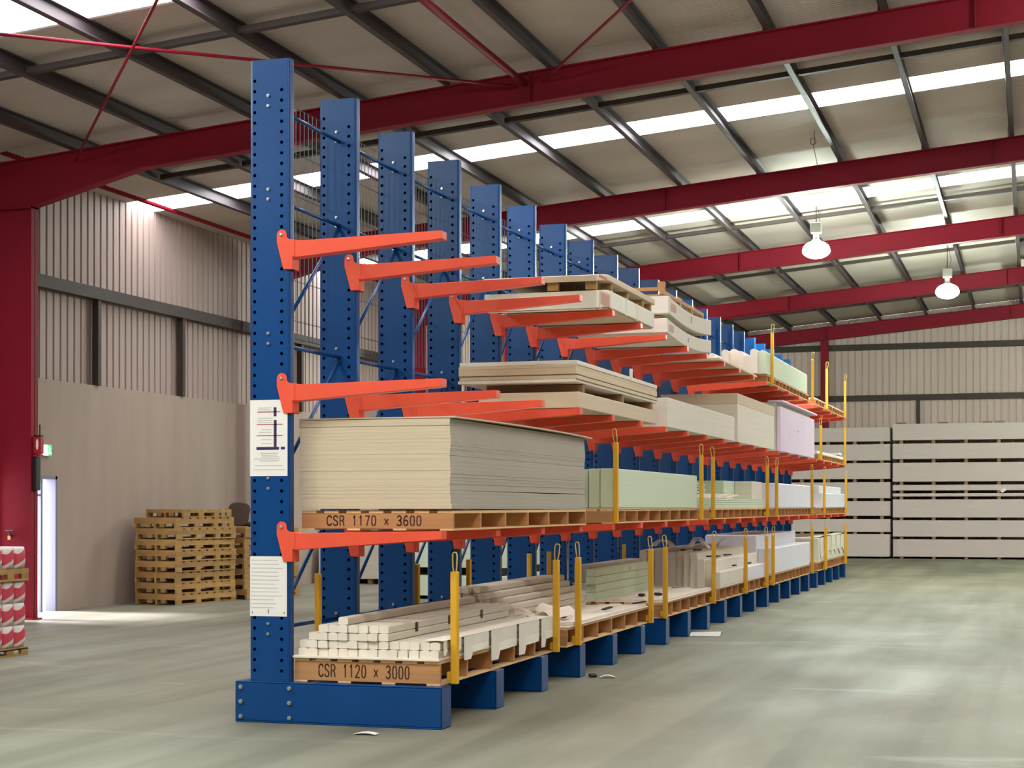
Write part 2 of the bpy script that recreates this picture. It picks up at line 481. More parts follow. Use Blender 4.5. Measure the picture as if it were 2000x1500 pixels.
s = thing('fire_sign', 'red sign with a white oval fixed to the near red column', 'sign', (-7.80, 9.10, 2.41))
m = MB(); m.box(.0, .125, -.04, .04, -.115, .12); m.build('panel', 'sign_red', s, bevel=.008)
m = MB(); m.prism([(.070 + .020 * math.cos(a * .3927), .015 + .075 * math.sin(a * .3927)) for a in range(16)], 'y', -.043, -.0402); m.build('oval', 'sign_white', s)
m = MB(); m.tube([(.085, 0, .11), (.085, 0, .29)], .011, 6); m.box(.02, .12, -.03, .03, .12, .145); m.build('hanger', 'black', s)
m = MB(); m.box(.0, .115, -.035, .035, -.15, -.125); m.build('lower_strip', 'sign_red', s)
m = MB(); m.box(-7.80, -7.735, 9.04, 9.16, 1.79, 2.25)
tag(m.build('control_box', 'black', bevel=.01), 'narrow black box on the red column under the red sign', 'control box')
t = thing('hose_tap', 'small tap with a dark handle and yellow tag on the red column', 'tap', (-8.15, 9.094, 1.16))
m = MB(); m.tube([(0, 0, 0), (0, -.06, 0), (0, -.06, .05)], .014, 8); m.build('spout', 'girt_steel', t)
m = MB(); m.box(-.07, .07, -.075, -.05, .05, .075); m.build('handle', 'black', t, bevel=.006)
m = MB(); m.box(-.022, .022, -.078, -.072, -.055, .0); m.build('tag', 'tag_yellow', t)

# ------------------------------------------------------------------ the cantilever rack
D = 1.24; N = 22
CW, CD, H, BH = .317, .09, 4.81, .297
rack = thing('cantilever_rack', 'long blue cantilever rack with orange arms, loaded along its whole length', 'rack', (0, 0, 0))

def column_mesh():
    m = MB(); r = .02; n = 4
    z0, z1 = BH, H
    # outline from the front right to the front left going round the back
    arc = lambda cx, cy, a0, a1: [(cx + r * math.cos(math.radians(a0 + (a1 - a0) * k / n)), cy + r * math.sin(math.radians(a0 + (a1 - a0) * k / n))) for k in range(n + 1)]
    out = arc(CW - r, r, -90, 0) + arc(CW - r, CD - r, 0, 90) + arc(r, CD - r, 90, 180) + arc(r, r, 180, 270)
    v = []; f = []
    for (x, y) in out: v += [(x, y, z0), (x, y, z1)]
    for i in range(len(out) - 1): f.append((2 * i, 2 * i + 2, 2 * i + 3, 2 * i + 1))
    m.add(v, f)
    m.add([(x, y, z1) for x, y in out], [list(range(len(out)))])
    # perforated front plate
    hx = (.040, .254)           # hole columns
    pitch = .0765; cw = .05
    top = 4.66
    k0 = int((top - z0) / pitch)
    zc = [top - i * pitch for i in range(k0)]
    zt = top + pitch / 2; zb = zc[-1] - pitch / 2
    strips = [(r, hx[0] - cw / 2 + .006), (hx[0] + cw / 2, hx[1] - cw / 2), (hx[1] + cw / 2, CW - r)]
    def q(xa, xb, za, zb_): m.add([(xa, 0, za), (xb, 0, za), (xb, 0, zb_), (xa, 0, zb_)], [(0, 1, 2, 3)])
    q(r, CW - r, zt, z1); q(r, CW - r, z0, zb)
    q(hx[0] + cw / 2 - .006, hx[1] - cw / 2, zb, zt); q(hx[1] + cw / 2, CW - r, zb, zt)
    for hi, h in enumerate(hx):
        xa, xb = (r, h + cw / 2 - .006) if hi == 0 else (h - cw / 2, h + cw / 2)
        for c in zc:
            if hi == 1 and c > top - .01: 
                q(xa, xb, c - pitch / 2, c + pitch / 2); continue
            za, zb2 = c - pitch / 2, c + pitch / 2
            o8 = [(xb, c), (xb, zb2), (h, zb2), (xa, zb2), (xa, c), (xa, za), (h, za), (xb, za)]
            R = .0135
            i8 = [(h + R * math.cos(k * math.pi / 4), c + R * math.sin(k * math.pi / 4)) for k in range(8)]
            vs = [(x, 0, z) for x, z in o8] + [(x, 0, z) for x, z in i8] + [(x, .006, z) for x, z in i8]
            fs = [(k, 8 + k, 8 + (k + 1) % 8, (k + 1) % 8) for k in range(8)] + [(8 + k, 16 + k, 16 + (k + 1) % 8, 8 + (k + 1) % 8) for k in range(8)]
            m.add(vs, fs)
    return m.mesh('upright', 'blue_paint')
UP = column_mesh()
BX0, BX1, BY0, BY1 = -.12, 1.475, -.015, .188
m = MB()
m.box(BX0, BX1, BY0, BY0 + .012, .012, BH - .012)
m.box(BX0, BX1, BY1 - .012, BY1, .012, BH - .012)
m.box(BX0, BX1, BY0, BY1, BH - .012, BH)
m.box(BX0, BX1, BY0, BY1, 0, .012)
m.box(BX0, BX0 + .012, BY0, BY1, .0, BH)
m.box(BX1 - .012, BX1, BY0, BY1, .0, BH)
BASE = m.mesh('base_leg', 'blue_paint')
def hexbolt(r=.014, t=.012):
    m = MB(); pts = [(r * math.cos(k * math.pi / 3), r * math.sin(k * math.pi / 3)) for k in range(6)]
    m.prism(pts, 'y', -t, 0)
    m.prism([(r * .5 * math.cos(k * math.pi / 4), r * .5 * math.sin(k * math.pi / 4)) for k in range(8)], 'y', -t - .008, -t)
    return m.mesh('bolt', 'zinc')
BOLT = hexbolt(.0125); BBOLT = hexbolt(.017, .015)
# arm: tip top at local z = 0
def arm_mesh():
    m = MB()
    y0, y1 = -.010, CD + .008
    zr = -.022
    body = [(.30, zr - .118), (.34, zr - .118), (1.475, -.058), (1.475, 0), (.40, zr + .004), (.345, zr + .012), (.30, zr + .012)]
    m.prism(body, 'y', y0, y1)
    cx, cz, R = .25, .027, .040
    arc = [(cx + R * math.cos(math.radians(a)), cz + R * math.sin(math.radians(a))) for a in (-20, 10, 40, 70, 100, 130, 160, 185)]
    head = [(.262, -.222), (.335, -.226), (.335, -.135), (.352, -.13), (.352, -.012), (.305, -.005)] + arc + [(.210, -.03)]
    # the tongue narrows down the front of the column
    m.prism(head, 'y', y0 - .006, y0 + .002)
    m.prism(head, 'y', y1 - .002, y1 + .006)
    m.box(.320, .3345, y0, y1, -.222, -.12)
    return m.mesh('arm', 'orange_paint')
ARM = arm_mesh()
m = MB(); m.lathe([(.0001, .014), (.010, .012), (.014, .004), (.014, 0)], n=12)
PIN = m.mesh('pin', 'zinc')
LV = (3.50, 2.462, 1.39)
for k in range(N):
    y = k * D
    u = obj('upright', UP, rack, (-.012, y, 0))
    b = obj('base_leg', BASE, rack, (0, y, 0), bevel=.005)
    if k < 12:
        for z in (4.546, 4.472, 3.865, 3.794, 2.82, 2.746, 1.77, 1.695, .717, .642):
            obj('bolt', BOLT, u, (.150, 0, z))
    if k == 0:
        for x in (-.071, .314):
            for z in (.256, .151, .043): obj('bolt', BBOLT, b, (x, BY0, z))
    for z in LV:
        a = obj('arm', ARM, rack, (0, y, z - (.022 if k == 7 and z > 3 else 0)), bevel=.003)
        if k < 8: obj('pin', PIN, a, (.25, -.0155, .027), (math.pi / 2, 0, 0))
# braces between the uprights
for k in range(N - 1):
    y0, y1 = k * D + CD, (k + 1) * D
    x = .16
    for z in ((4.47, 3.80, 2.75, .68) if k < 10 else (4.47, 2.75, .68)):
        mm = MB(); mm.tube([(x, y0 - .01, z), (x, y1 + .01, z)], .015, 8)
        mm.build('horizontal_brace', 'blue_paint', rack, smooth=True)
    for (za, zb) in (((3.78, 2.78), (2.72, 1.72), (1.70, .70)) if k < 8 else ((3.78, 2.78),)):
        mm = MB(); mm.tube([(x, y0, zb), (x, y1, za)], .014, 8)
        mm.build('diagonal_brace', 'blue_paint', rack, smooth=True)
# safety mesh along the back of the uprights
def mesh_panel():
    m = MB(); w = .0022
    L = D
    for i in range(17):
        y = i * L / 16
        m.box(-w, w, y - w, y + w, 2.86, 4.66)
    for z in (2.86, 3.0, 3.31, 3.64, 3.97, 4.30, 4.655):
        m.box(-w - .003, w - .003, 0, L, z - w, z + w)
    return m.mesh('wire_mesh', 'wire')
WM = mesh_panel()
for k in range(12): obj('wire_mesh', WM, rack, (-.022, k * D + .045, 0))

# printed sheets taped on the first upright
def notice(x0, x1, z0, z1, label):
    t = thing('notice_sheet', label, 'notice', (x0, -.0015, z0))
    w, h = x1 - x0, z1 - z0
    m = MB(); m.box(0, w, -.0012, 0, 0, h); m.build('sheet', 'paper', t)
    return t, w, h
t, w, h = notice(-.008, .290, 1.785, 2.337, 'white notice sheet with a purple rack diagram, upper one on the first upright')
def bar(m, a, b, c, dd): m.box(a, b, -.0022, -.0013, c, dd)
px = lambda u: (u - 260) / 690 * w
pz = lambda v: (1490 - v) / 1380 * h
m = MB()
bar(m, px(698), px(750), pz(410), pz(245)); bar(m, px(700), px(752), pz(960), pz(475))
bar(m, px(380), px(795), pz(1015), pz(962)); bar(m, px(830), px(905), pz(1010), pz(962))
m.build('rack_diagram', 'print_purple', t)
m = MB()
for v, a, b in ((328, 400, 820), (555, 385, 860), (757, 385, 860)): bar(m, px(a), px(b), pz(v + 9), pz(v - 9))
m.build('arm_lines', 'print_red', t)
m = MB()
for v, a, b in ((255, 410, 660), (290, 410, 640), (440, 410, 680), (480, 400, 670), (520, 400, 660), (650, 480, 660), (700, 430, 660), (830, 470, 660), (900, 470, 660), (1075, 450, 780), (1110, 470, 760), (1145, 470, 800), (1180, 330, 810), (1215, 440, 790), (1300, 350, 860), (1375, 320, 900)):
    bar(m, px(a), px(b), pz(v + 6), pz(v - 6))
m.build('small_print', 'print_grey', t)
t, w, h = notice(-.008, .285, .770, 1.204, 'white notice sheet of fine printed lines, lower one on the first upright')
m = MB()
for k in range(13): bar(m, .03 * w, (.62 + .3 * rnd.random()) * w, h * (.93 - .066 * k), h * (.93 - .066 * k) + .004)
m.build('small_print', 'print_grey', t)
m = MB()
for x in (.07, .5, .93): m.box(x * w - .003, x * w + .003, -.0026, -.0012, .02, .032 if x != .5 else .05)
m.build('fixing', 'girt_steel', t)

# ------------------------------------------------------------------ stencil lettering
def strokes(ch):
    # each glyph in a box 0..0.6 x 0..1, list of polylines, stencil gaps left open
    S = {
        'C': [[(.56, .78), (.52, .92), (.36, 1), (.2, .97), (.07, .82), (.02, .6)], [(.02, .5), (.05, .22), (.16, .05), (.34, 0), (.5, .07), (.56, .22)]],
        'S': [[(.55, .80), (.48, .95), (.30, 1), (.10, .94), (.04, .76), (.12, .60), (.30, .52)], [(.34, .49), (.50, .40), (.56, .24), (.48, .06), (.28, 0), (.10, .05), (.03, .20)]],
        'R': [[(.06, 0), (.06, 1)], [(.16, 1), (.42, .97), (.53, .82), (.50, .62), (.38, .52), (.18, .50)], [(.40, .44), (.50, .26), (.54, 0)]],
        '1': [[(.16, .80), (.30, 1), (.30, .02)]],
        '7': [[(.05, .98), (.55, .98), (.38, .50)], [(.35, .44), (.24, 0)]],
        '2': [[(.05, .80), (.14, .96), (.32, 1), (.50, .90), (.53, .70), (.42, .50)], [(.38, .44), (.18, .20), (.06, .02), (.56, .02)]],
        '3': [[(.06, .84), (.18, .98), (.34, 1), (.50, .90), (.52, .70), (.40, .56), (.22, .53)], [(.30, .50), (.48, .42), (.55, .24), (.46, .06), (.28, 0), (.12, .04), (.03, .16)]],
        '6': [[(.50, .88), (.36, 1), (.20, .92), (.08, .68), (.04, .36), (.10, .12), (.24, .01)], [(.32, 0), (.48, .08), (.55, .28), (.46, .50), (.30, .56), (.14, .48)]],
        '0': [[(.24, 1), (.10, .88), (.05, .5), (.10, .12), (.24, 0)], [(.36, 1), (.50, .88), (.55, .5), (.50, .12), (.36, 0)]],
        'x': [[(.08, .12), (.50, .66)], [(.08, .66), (.24, .45)], [(.34, .33), (.50, .12)]],
    }
    return S.get(ch, [])
def lettering(text, x0, x1, z0, z1, y, parent):
    adv = (x1 - x0) / (len(text) - .25)
    m = MB(); hh = z1 - z0; sw = .0052
    for i, ch in enumerate(text):
        for line in strokes(ch):
            pts = [(x0 + (i + px_ * 1.25) * adv, z0 + pz_ * hh) for px_, pz_ in line]
            for a, b in zip(pts[:-1], pts[1:]):
                dx, dz = b[0] - a[0], b[1] - a[1]; L = math.hypot(dx, dz)
                ex, ez = dx / L * sw * .5, dz / L * sw * .5
                nx, nz = -dz / L * sw, dx / L * sw
                m.prism([(a[0] - ex - nx, a[1] - ez - nz), (b[0] + ex - nx, b[1] + ez - nz), (b[0] + ex + nx, b[1] + ez + nz), (a[0] - ex + nx, a[1] - ez + nz)], 'y', y - .0008, y)
    return m.build('stencil_lettering', 'stencil', parent)

# ------------------------------------------------------------------ pallets on the rack
def long_pallet(x0, x1, y0, y1, z0, h, nb, label, text=None, wood='pine', lumber='pine_long'):
    t = thing('long_pallet', label, 'pallet', (x0, y0, z0), group='long timber pallets on the rack')
    w, L = x1 - x0, y1 - y0
    bt, tt = .013, .020
    for i in range(4):
        c = .05 + (w - .1) * i / 3
        m = MB(); m.box(c - .05, c + .05, 0, L, 0, bt); m.build('bottom_board', lumber, t)
    n = max(2, nb)
    for i in range(n + 1):
        yy = (L - .033) * i / n
        m = MB(); m.box(0, w, yy, yy + .032, bt, h - tt)
        o = m.build('cross_board', wood, t)
        if i == 0 and text:
            lettering(text, w * .17, w * .795, bt + (h - bt - tt) * .20, bt + (h - bt - tt) * .84, -.0002, o)
    for i in range(7):
        c = .06 + (w - .12) * i / 6
        m = MB(); m.box(c - .056, c + .056, -.004, L, h - tt, h); m.build('deck_board', lumber, t)
    return t
# side stringers look: first cross board bears the stencil
lv3 = 1.392
P_BASE = [(.06, 3.0, 5, 'nearest'), (3.40, 6.75, 6, 'second'), (7.45, 10.5, 6, 'third'), (11.0, 14.95, 8, 'fourth'), (15.6, 20.4, 10, 'fifth'), (21.6, 26.6, 11, 'farthest')]
for y0, y1, nb, nm in P_BASE:
    long_pallet(.318, 1.435, y0, y1, .299, .172, nb, f'{nm} long timber pallet on the blue base legs' + (', stencilled CSR 1120 x 3000' if y0 < 1 else ''), 'CSR 1120 x 3000' if y0 < 1 else None)
P_LOW = [(.17, 3.86, 6, 'nearest'), (4.95, 9.40, 8, 'second'), (10.1, 14.95, 10, 'third'), (15.7, 20.3, 11, 'fourth'), (21.9, 26.6, 12, 'farthest')]
for y0, y1, nb, nm in P_LOW:
    long_pallet(.325, 1.495 if y0 < 1 else 1.465, y0, y1, lv3, .142, nb, f'{nm} long timber pallet on the lowest orange arms' + (', stencilled CSR 1170 x 3600' if y0 < 1 else ''), 'CSR 1170 x 3600' if y0 < 1 else None)
long_pallet(.33, 1.46, 21.8, 26.6, 2.464, .12, 12, 'long timber pallet at the far end of the middle orange arms', None)
long_pallet(.33, 1.46, 15.1, 20.1, 3.502, .12, 12, 'long timber pallet under the pale pack at the far part of the top arms', None)
long_pallet(.33, 1.46, 21.2, 26.6, 3.502, .12, 12, 'long timber pallet at the far end of the top arms', None)

# ------------------------------------------------------------------ stanchions
def stanchion(x, y, z0, hp, label, loop=True, lean=0.0, w=.026, turn=0.0):
    t = thing('stanchion', label, 'post', (x, y, z0), turn, group='yellow pallet stanchions')
    m = MB(); m.box(-w, w, -w, w, 0, hp); m.build('post', 'yellow_paint', t, rot=(0, lean, 0), bevel=.005)
    if loop:
        m = MB(); a = .019; hh = .145
        pts = [(-.008, 0, -.02), (-a, 0, .045), (-a - .002, 0, hh - .02), (-a + .006, 0, hh - .004), (a - .006, 0, hh - .004), (a + .002, 0, hh - .02), (a, 0, .045), (.008, 0, -.02)]
        m.tube(pts, .0055, 6); m.build('lifting_loop', 'tag_yellow', t, loc=(math.sin(lean) * hp, 0, hp - .005), rot=(rnd.uniform(-.05, .05), lean + rnd.uniform(-.12, .10), rnd.uniform(-.4, .4)), smooth=True)
        m = MB(); m.box(-w - .03, -w, -.018, .018, .02, .085); m.build('foot_bracket', 'yellow_paint', t, bevel=.004)
    return t
xs_ = 1.472
for nm, y in (('near end of the nearest', .215), ('far end of the nearest', 2.93), ('near end of the second', 3.66), ('far end of the second', 6.68), ('near end of the third', 7.42), ('far end of the third', 10.40), ('middle of the fourth', 12.91), ('far end of the fourth', 14.87), ('near end of the fifth', 15.55), ('far end of the fifth', 20.45), ('near end of the farthest', 22.4), ('far end of the farthest', 26.08)):
    z = .285 if y not in (.215, 12.91) else .30
    stanchion(xs_ + (.02 if y == .215 or y > 22 else 0), y if abs((y / D) % 1) > .16 else y + .0, .300, .80 + (.04 if y > 20 else 0), f'yellow aisle stanchion at the {nm} bottom pallet', w=.026)
for nm, y in (('near end of the second', 5.02), ('far end of the second', 9.46), ('near end of the third', 10.25), ('far end of the third', 14.84), ('near end of the fourth', 15.81), ('far end of the fourth', 20.31), ('near end of the farthest', 22.2), ('far end of the farthest', 26.09)):
    stanchion(1.492 if y < 25 else 1.502, y, 1.392, .80, f'yellow stanchion at the {nm} pallet on the lowest orange arms', w=.024)
for nm, y, h_ in (('near', 21.7, .66), ('far', 26.05, .82)):
    stanchion(1.487, y, 2.464, h_, f'yellow stanchion at the {nm} end of the last pallet on the middle arms', w=.024)
for nm, y in (('near end of the pale pack pallet', 15.40), ('far end of the pale pack pallet', 20.45), ('near end of the last pallet', 22.7), ('far end of the last pallet', 26.09)):
    stanchion(1.487, y, 3.503, .80, f'yellow stanchion at the {nm} on the top arms', w=.024, lean=0)
for i, y in enumerate((.55, 2.66, 4.06, 6.06, 6.82, 10.38)):
    stanchion(.285, y, .30, .76, 'short yellow stanchion behind the bottom pallets, ' + ORD[i] + ' from the near end', loop=False, w=.022)

# ------------------------------------------------------------------ helper for block loads
def block(name, x0, x1, y0, y1, z0, z1, material, label, cat, group=None, bevel=.006, sag=None, rz=0.0):
    m = MB()
    if sag is None:
        m.box(0, x1 - x0, 0, y1 - y0, 0, z1 - z0)
    else:
        L = y1 - y0; W = x1 - x0; n = 16
        v = []; f = []
        for i in range(n + 1):
            s_ = i / n; dz = sag(s_); yy = L * s_
            v += [(0, yy, dz), (W, yy, dz), (W, yy, dz + z1 - z0), (0, yy, dz + z1 - z0)]
        for i in range(n):
            a, b = 4 * i, 4 * i + 4
            f += [(a, a + 1, b + 1, b)[::-1], (a + 1, a + 2, b + 2, b + 1)[::-1], (a + 2, a + 3, b + 3, b + 2)[::-1], (a + 3, a, b, b + 3)[::-1]]
        f += [(0, 1, 2, 3), tuple(4 * n + q for q in (3, 2, 1, 0))]
        m.add(v, f)
    o = m.build(name, material, loc=(x0, y0, z0), rot=(0, 0, rz), bevel=bevel)
    return tag(o, label, cat, group) if label else o

def copy_of(o, loc, rot=None):
    c = o.copy(); COL.objects.link(c); c.location = loc
    if rot: c.rotation_euler = rot
    return c

# --- the tall stack of sheets on the lowest arms
zp = lv3 + .142
SX0, SX1, SY0, SY1 = .318, 1.482, .145, 3.86
ns, th = 54, .0119
m = MB(); W, L = SX1 - SX0, SY1 - SY0
v = [(0, 0, 0), (W, 0, 0), (W, L, 0), (0, L, 0)]; 
bb = MB(); bb.add([(0, 0, 0), (W, 0, 0), (W, L, 0), (0, L, 0), (0, 0, th - .00025), (W, 0, th - .00025), (W, L, th - .00025), (0, L, th - .00025)], [(0, 3, 2, 1), (4, 5, 6, 7), (1, 2, 6, 5), (3, 0, 4, 7)], 1)
bb.add([(0, 0, 0), (W, 0, 0), (W, 0, th - .00025), (0, 0, th - .00025)], [(0, 1, 2, 3)], 0)
bb.add([(0, L, 0), (W, L, 0), (W, L, th - .00025), (0, L, th - .00025)], [(3, 2, 1, 0)], 0)
SHEET = bb.mesh('plasterboard_sheet', ['board_end', 'board_side'])
first = None
for i in range(ns):
    low = i < 11
    dx = .003 * math.sin(i * .35) + rnd.uniform(-.0012, .0012) + (.012 if i < 3 else 0)
    dy = rnd.uniform(-.0012, .0012) - (.004 if i > ns - 5 else 0)
    z = zp + .013 + i * th
    rx = -.0030 if low else 0.0
    if first is None:
        first = obj('plasterboard_sheet', SHEET, None, (SX0 + dx, SY0 + dy, z), (rx, 0, 0))
        tag(first, 'cream plasterboard sheet in the tall square stack beside the first upright', 'plasterboard', 'sheets of the tall plasterboard stack')
    else:
        copy_of(first, (SX0 + dx, SY0 + dy, z), (rx, 0, 0))
# top sheet, pushed over the edge and drooping a little at its far corner
m = MB(); zt = zp + .013 + ns * th
nL = 14
def P(i, j):
    x = SX0 - .002 + (W + .045) * j; y = SY0 - .004 + (L + .12) * i
    z = .010 * math.sin(math.pi * i) * (1 if j > .5 else .4) + (-.0 if i < .8 else -.006 * (i - .8) * 5 * j)
    return (x, y, max(z, 0.0) if (i < .985) else z)
m.grid(P, nL, 6)
o = m.build('plasterboard_sheet', 'board_end', loc=(0, 0, zt + .0095), solid=.011)
tag(o, 'topmost sheet of the tall plasterboard stack, overhanging towards the aisle', 'plasterboard', 'sheets of the tall plasterboard stack')

# --- middle arms, first load: two board packs with bearers between
Y0, Y1 = 3.66, 6.98
block('board_pack', .50, 1.468, Y0 + .05, Y1, 2.464, 2.612, 'pack_tan', 'thick tan board pack on the middle arms, under the loose boards', 'board pack')
for i, y in enumerate((3.95, 5.5, 6.85)):
    o = block('timber_bearer', .50, 1.44, y, y + .08, 2.612, 2.700, 'dull_pine', f'timber bearer between the two board packs on the middle arms, {ORD[i]} from the near end', 'bearer', 'bearers on the middle arms')
hts = [.028, .034, .010, .058, .030, .040]
z = 2.700
for i, hh in enumerate(hts):
    dx = (-.004, .008, -.010, .004, .0, .006)[i]
    block('loose_board', .318 + dx, 1.452 + dx, Y0 + .01 * (i % 3), Y1 + .1, z, z + hh - .0008, ('pack_cream', 'pack_tan', 'board_side', 'pack_tan', 'pack_tan', 'pack_cream')[i], f'flat tan board on bearers over the middle arms, {ORD[len(hts) - 1 - i]} from the top', 'board', 'loose boards over the middle arms', bevel=.003)
    z += hh
m = MB(); m.box(-.001, .022, 0, .05, .0, .10)
tag(m.build('packing_label', 'paper', loc=(1.4585, 5.75, z - .02)), 'small white label clipped on the edge of the upper loose boards', 'label')
block('board_pack', .36, 1.462, 7.62, 12.05, 2.464, 2.80, 'pack_cream', 'long cream board pack on the middle arms, second from the near end', 'board pack')
block('board_pack', .36, 1.462, 12.30, 15.75, 2.464, 3.00, 'pack_cream', 'lower half of the tall cream block on the middle arms', 'board pack', bevel=.003)
block('board_pack', .36, 1.462, 12.30, 15.78, 3.002, 3.15, 'pack_tan', 'upper part of the tall cream block on the middle arms', 'board pack', bevel=.003)
block('board_pack', .36, 1.385, 16.5, 20.85, 2.464, 3.275, 'pack_green', 'tall pale green stack on the middle arms behind the lilac board', 'board pack')
block('lilac_board', 1.392, 1.462, 16.48, 20.9, 2.466, 3.20, 'wrap_lilac', 'big pale lilac board standing on edge on the middle arms', 'board')
o = block('cover_board', 1.25, 1.505, 16.46, 21.0, 3.278, 3.305, 'wrap_lilac', 'pale lilac cover sheet lying over the top edge of the tall stack', 'board')
o.rotation_euler = (0, .0, 0)
m = MB(); m.box(0, .0015, 0, .05, 0, .03)
tag(m.build('small_label', 'girt_steel', loc=(1.4622, 18.6, 2.86)), 'tiny dark mark stuck on the big lilac board', 'label')
# loose lengths on the last middle pallet
for i in range(5):
    x = .40 + .21 * i
    block('white_length', x, x + .17, 21.7 + .1 * (i % 3), 26.4 + .05 * (i % 2), 2.585, 2.64 + .02 * (i % 2), 'wrap_white', f'long white length on the far middle pallet, {ORD[4 - i]} from the aisle', 'board', 'white lengths on the far middle pallet')
block('white_offcut', 1.05, 1.42, 25.6, 26.0, 2.662, 2.71, 'wrap_white', 'short white offcut lying on the lengths of the far middle pallet', 'board')

# --- top arms
def droop(s_): return -.062 * max(0, (.20 - s_) / .20) ** 1.15
o = block('carton_pack', .33, 1.462, 4.40, 6.92, 3.517, 3.685, 'carton_white', None, None, sag=droop)
tag(o, 'drooping row of pale cartons on the top arms, nearest load', 'carton pack')
# carton seams and printed label on the aisle side
for i, s_ in enumerate((.03, .22, .46, .66, .97)):
    mm = MB(); mm.box(1.1325, 1.1355, 2.52 * s_, 2.52 * s_ + .05, droop(s_) - .01, droop(s_) + .172); mm.build('end_strap', 'carton_white' if i not in (0,) else 'pack_tan', o)
mm = MB()
for j in range(9):
    mm.box(1.1325, 1.1340, .10, .50, droop(.1) + .028 + .013 * j, droop(.1) + .034 + .013 * j)
mm.box(1.1325, 1.1338, .085, .52, droop(.1) + .018, droop(.1) + .021); mm.box(1.1325, 1.1338, .085, .52, droop(.1) + .15, droop(.1) + .153)
mm.build('printed_label', 'carton_print', o)
for i, (a, b, c) in enumerate(((.10, .15, .0), (.14, .30, .0), (.60, .64, .0))): pass
block('carton_tray', .335, 1.45, 4.42, 6.9, 3.502, 3.514, 'pack_tan', 'thin tan board under the drooping cartons on the top arms', 'board', bevel=.002) if False else None
m = MB()
n = 12
def Pt(i, j):
    s_ = i; return (.36 + 1.08 * j, 4.42 + 2.46 * s_, 3.5095 + droop(s_))
m.grid(Pt, 12, 2)
tag(m.build('tray_board', 'pack_tan', solid=.012), 'thin tan tray board under the drooping cartons', 'board')
def droop2(s_): return -.062 * max(0, (.20 - s_) / .20) ** 1.15
for i, y in enumerate((4.46, 5.05, 5.75, 6.45, 6.82)):
    s_ = (y - 4.40) / 2.52
    for j, x in enumerate((.95, 1.33)):
        zz0 = 3.6865 + droop(s_ + .022)
        o = block('spacer_block', x, x + .11, y, y + .05, zz0, zz0 + .079, 'old_pine', f'small wooden spacer over the drooping cartons, {ORD[i]} from the near end, ' + ('inner row' if j == 0 else 'aisle row'), 'spacer', 'spacers on the top arms', bevel=.003)
o = block('board_slab', .33, 1.462, 4.38, 6.95, 3.7735, 3.835, 'pack_tan', None, None, sag=droop2)
tag(o, 'flat tan slab on wooden spacers, highest thing on the nearest top arms', 'board')
mm = MB(); mm.box(1.1325, 1.1338, .10, .40, droop2(.1) + .018, droop2(.1) + .042); mm.build('faint_print', 'carton_print', o)

def sag2(s_): return -.085 * math.sin(math.pi * min(1, s_ * 1.0)) ** 1.0
def sag3(s_): return -.060 * math.sin(math.pi * s_)
o = block('carton_pack', .36, 1.455, 7.62, 10.34, 3.540, 3.705, 'pack_cream', None, None, sag=lambda s_: sag3(s_))
tag(o, 'lower sagging cream pack on the top arms, second load', 'carton pack')
mm = MB()
for j in range(6): mm.box(1.0955, 1.0965, .10, .36, -.01 + .035 + .014 * j, -.004 + .035 + .014 * j)
mm.build('printed_label', 'carton_print', o)
mm = MB(); mm.box(1.0955, 1.0965, 1.20, 1.235, .00, .055); mm.build('dark_mark', 'girt_steel', o)
for i, y in enumerate((7.75, 8.5, 9.3, 10.1)):
    s_ = (y - 7.62) / 2.72
    o = block('spacer_block', .5, 1.36, y, y + .06, 3.711 + sag3(s_), 3.761 + sag3(s_), 'dull_pine', f'wooden bearer between the two sagging packs, {ORD[i]} from the near end', 'spacer', 'spacers on the top arms', bevel=.003)
o = block('carton_pack', .36, 1.46, 7.68, 10.32, 3.768, 3.965, 'pack_cream', None, None, sag=lambda s_: sag3(s_) * 1.0)
tag(o, 'upper sagging cream pack on the top arms, second load', 'carton pack')
mm = MB()
for j in range(6): mm.box(1.1005, 1.1015, .12, .42, -.005 + .045 + .016 * j, .002 + .045 + .016 * j)
mm.build('printed_label', 'carton_print', o)
mm = MB(); mm.box(1.1005, 1.1015, 1.30, 1.335, .02, .10); mm.build('dark_mark', 'girt_steel', o)
mm = MB(); mm.box(1.101, 1.104, .02, .06, .0, .195); mm.build('end_strap', 'carton_white', o)
# timber frame lying over the upper sagging pack
t = thing('timber_frame', 'light timber frame lying on top of the sagging packs', 'cradle', (.9, 7.72, 3.945))
for (a, b, c, d_, e_, f_) in ((0, .50, 0, .05, .09, .13), (.0, .05, 0, 2.4, .05, .09), (.45, .50, 0, 2.4, .05, .09)):
    m = MB(); m.box(a, b, c, d_, e_, f_); m.build('rail', 'pine', t)
for y in (.02, .9, 1.6, 2.3):
    m = MB(); m.box(0, .5, y, y + .09, -.02 if .1 < y < 2 else .022, .05); m.build('bearer', 'old_pine', t)
m = MB(); m.box(.42, .50, .0, .07, .13, .19); m.build('upstand', 'pine', t)
# thin sheets in front of the far bundles
for i in range(3):
    block('thin_sheet', .40, 1.46 - .01 * i, 10.95 + .03 * i, 14.10, 3.502 + .012 * i, 3.5135 + .012 * i, 'board_end', f'thin pale sheet lying flat on the top arms, {ORD[2 - i]} from the top', 'plasterboard', 'thin sheets on the top arms', bevel=.002)
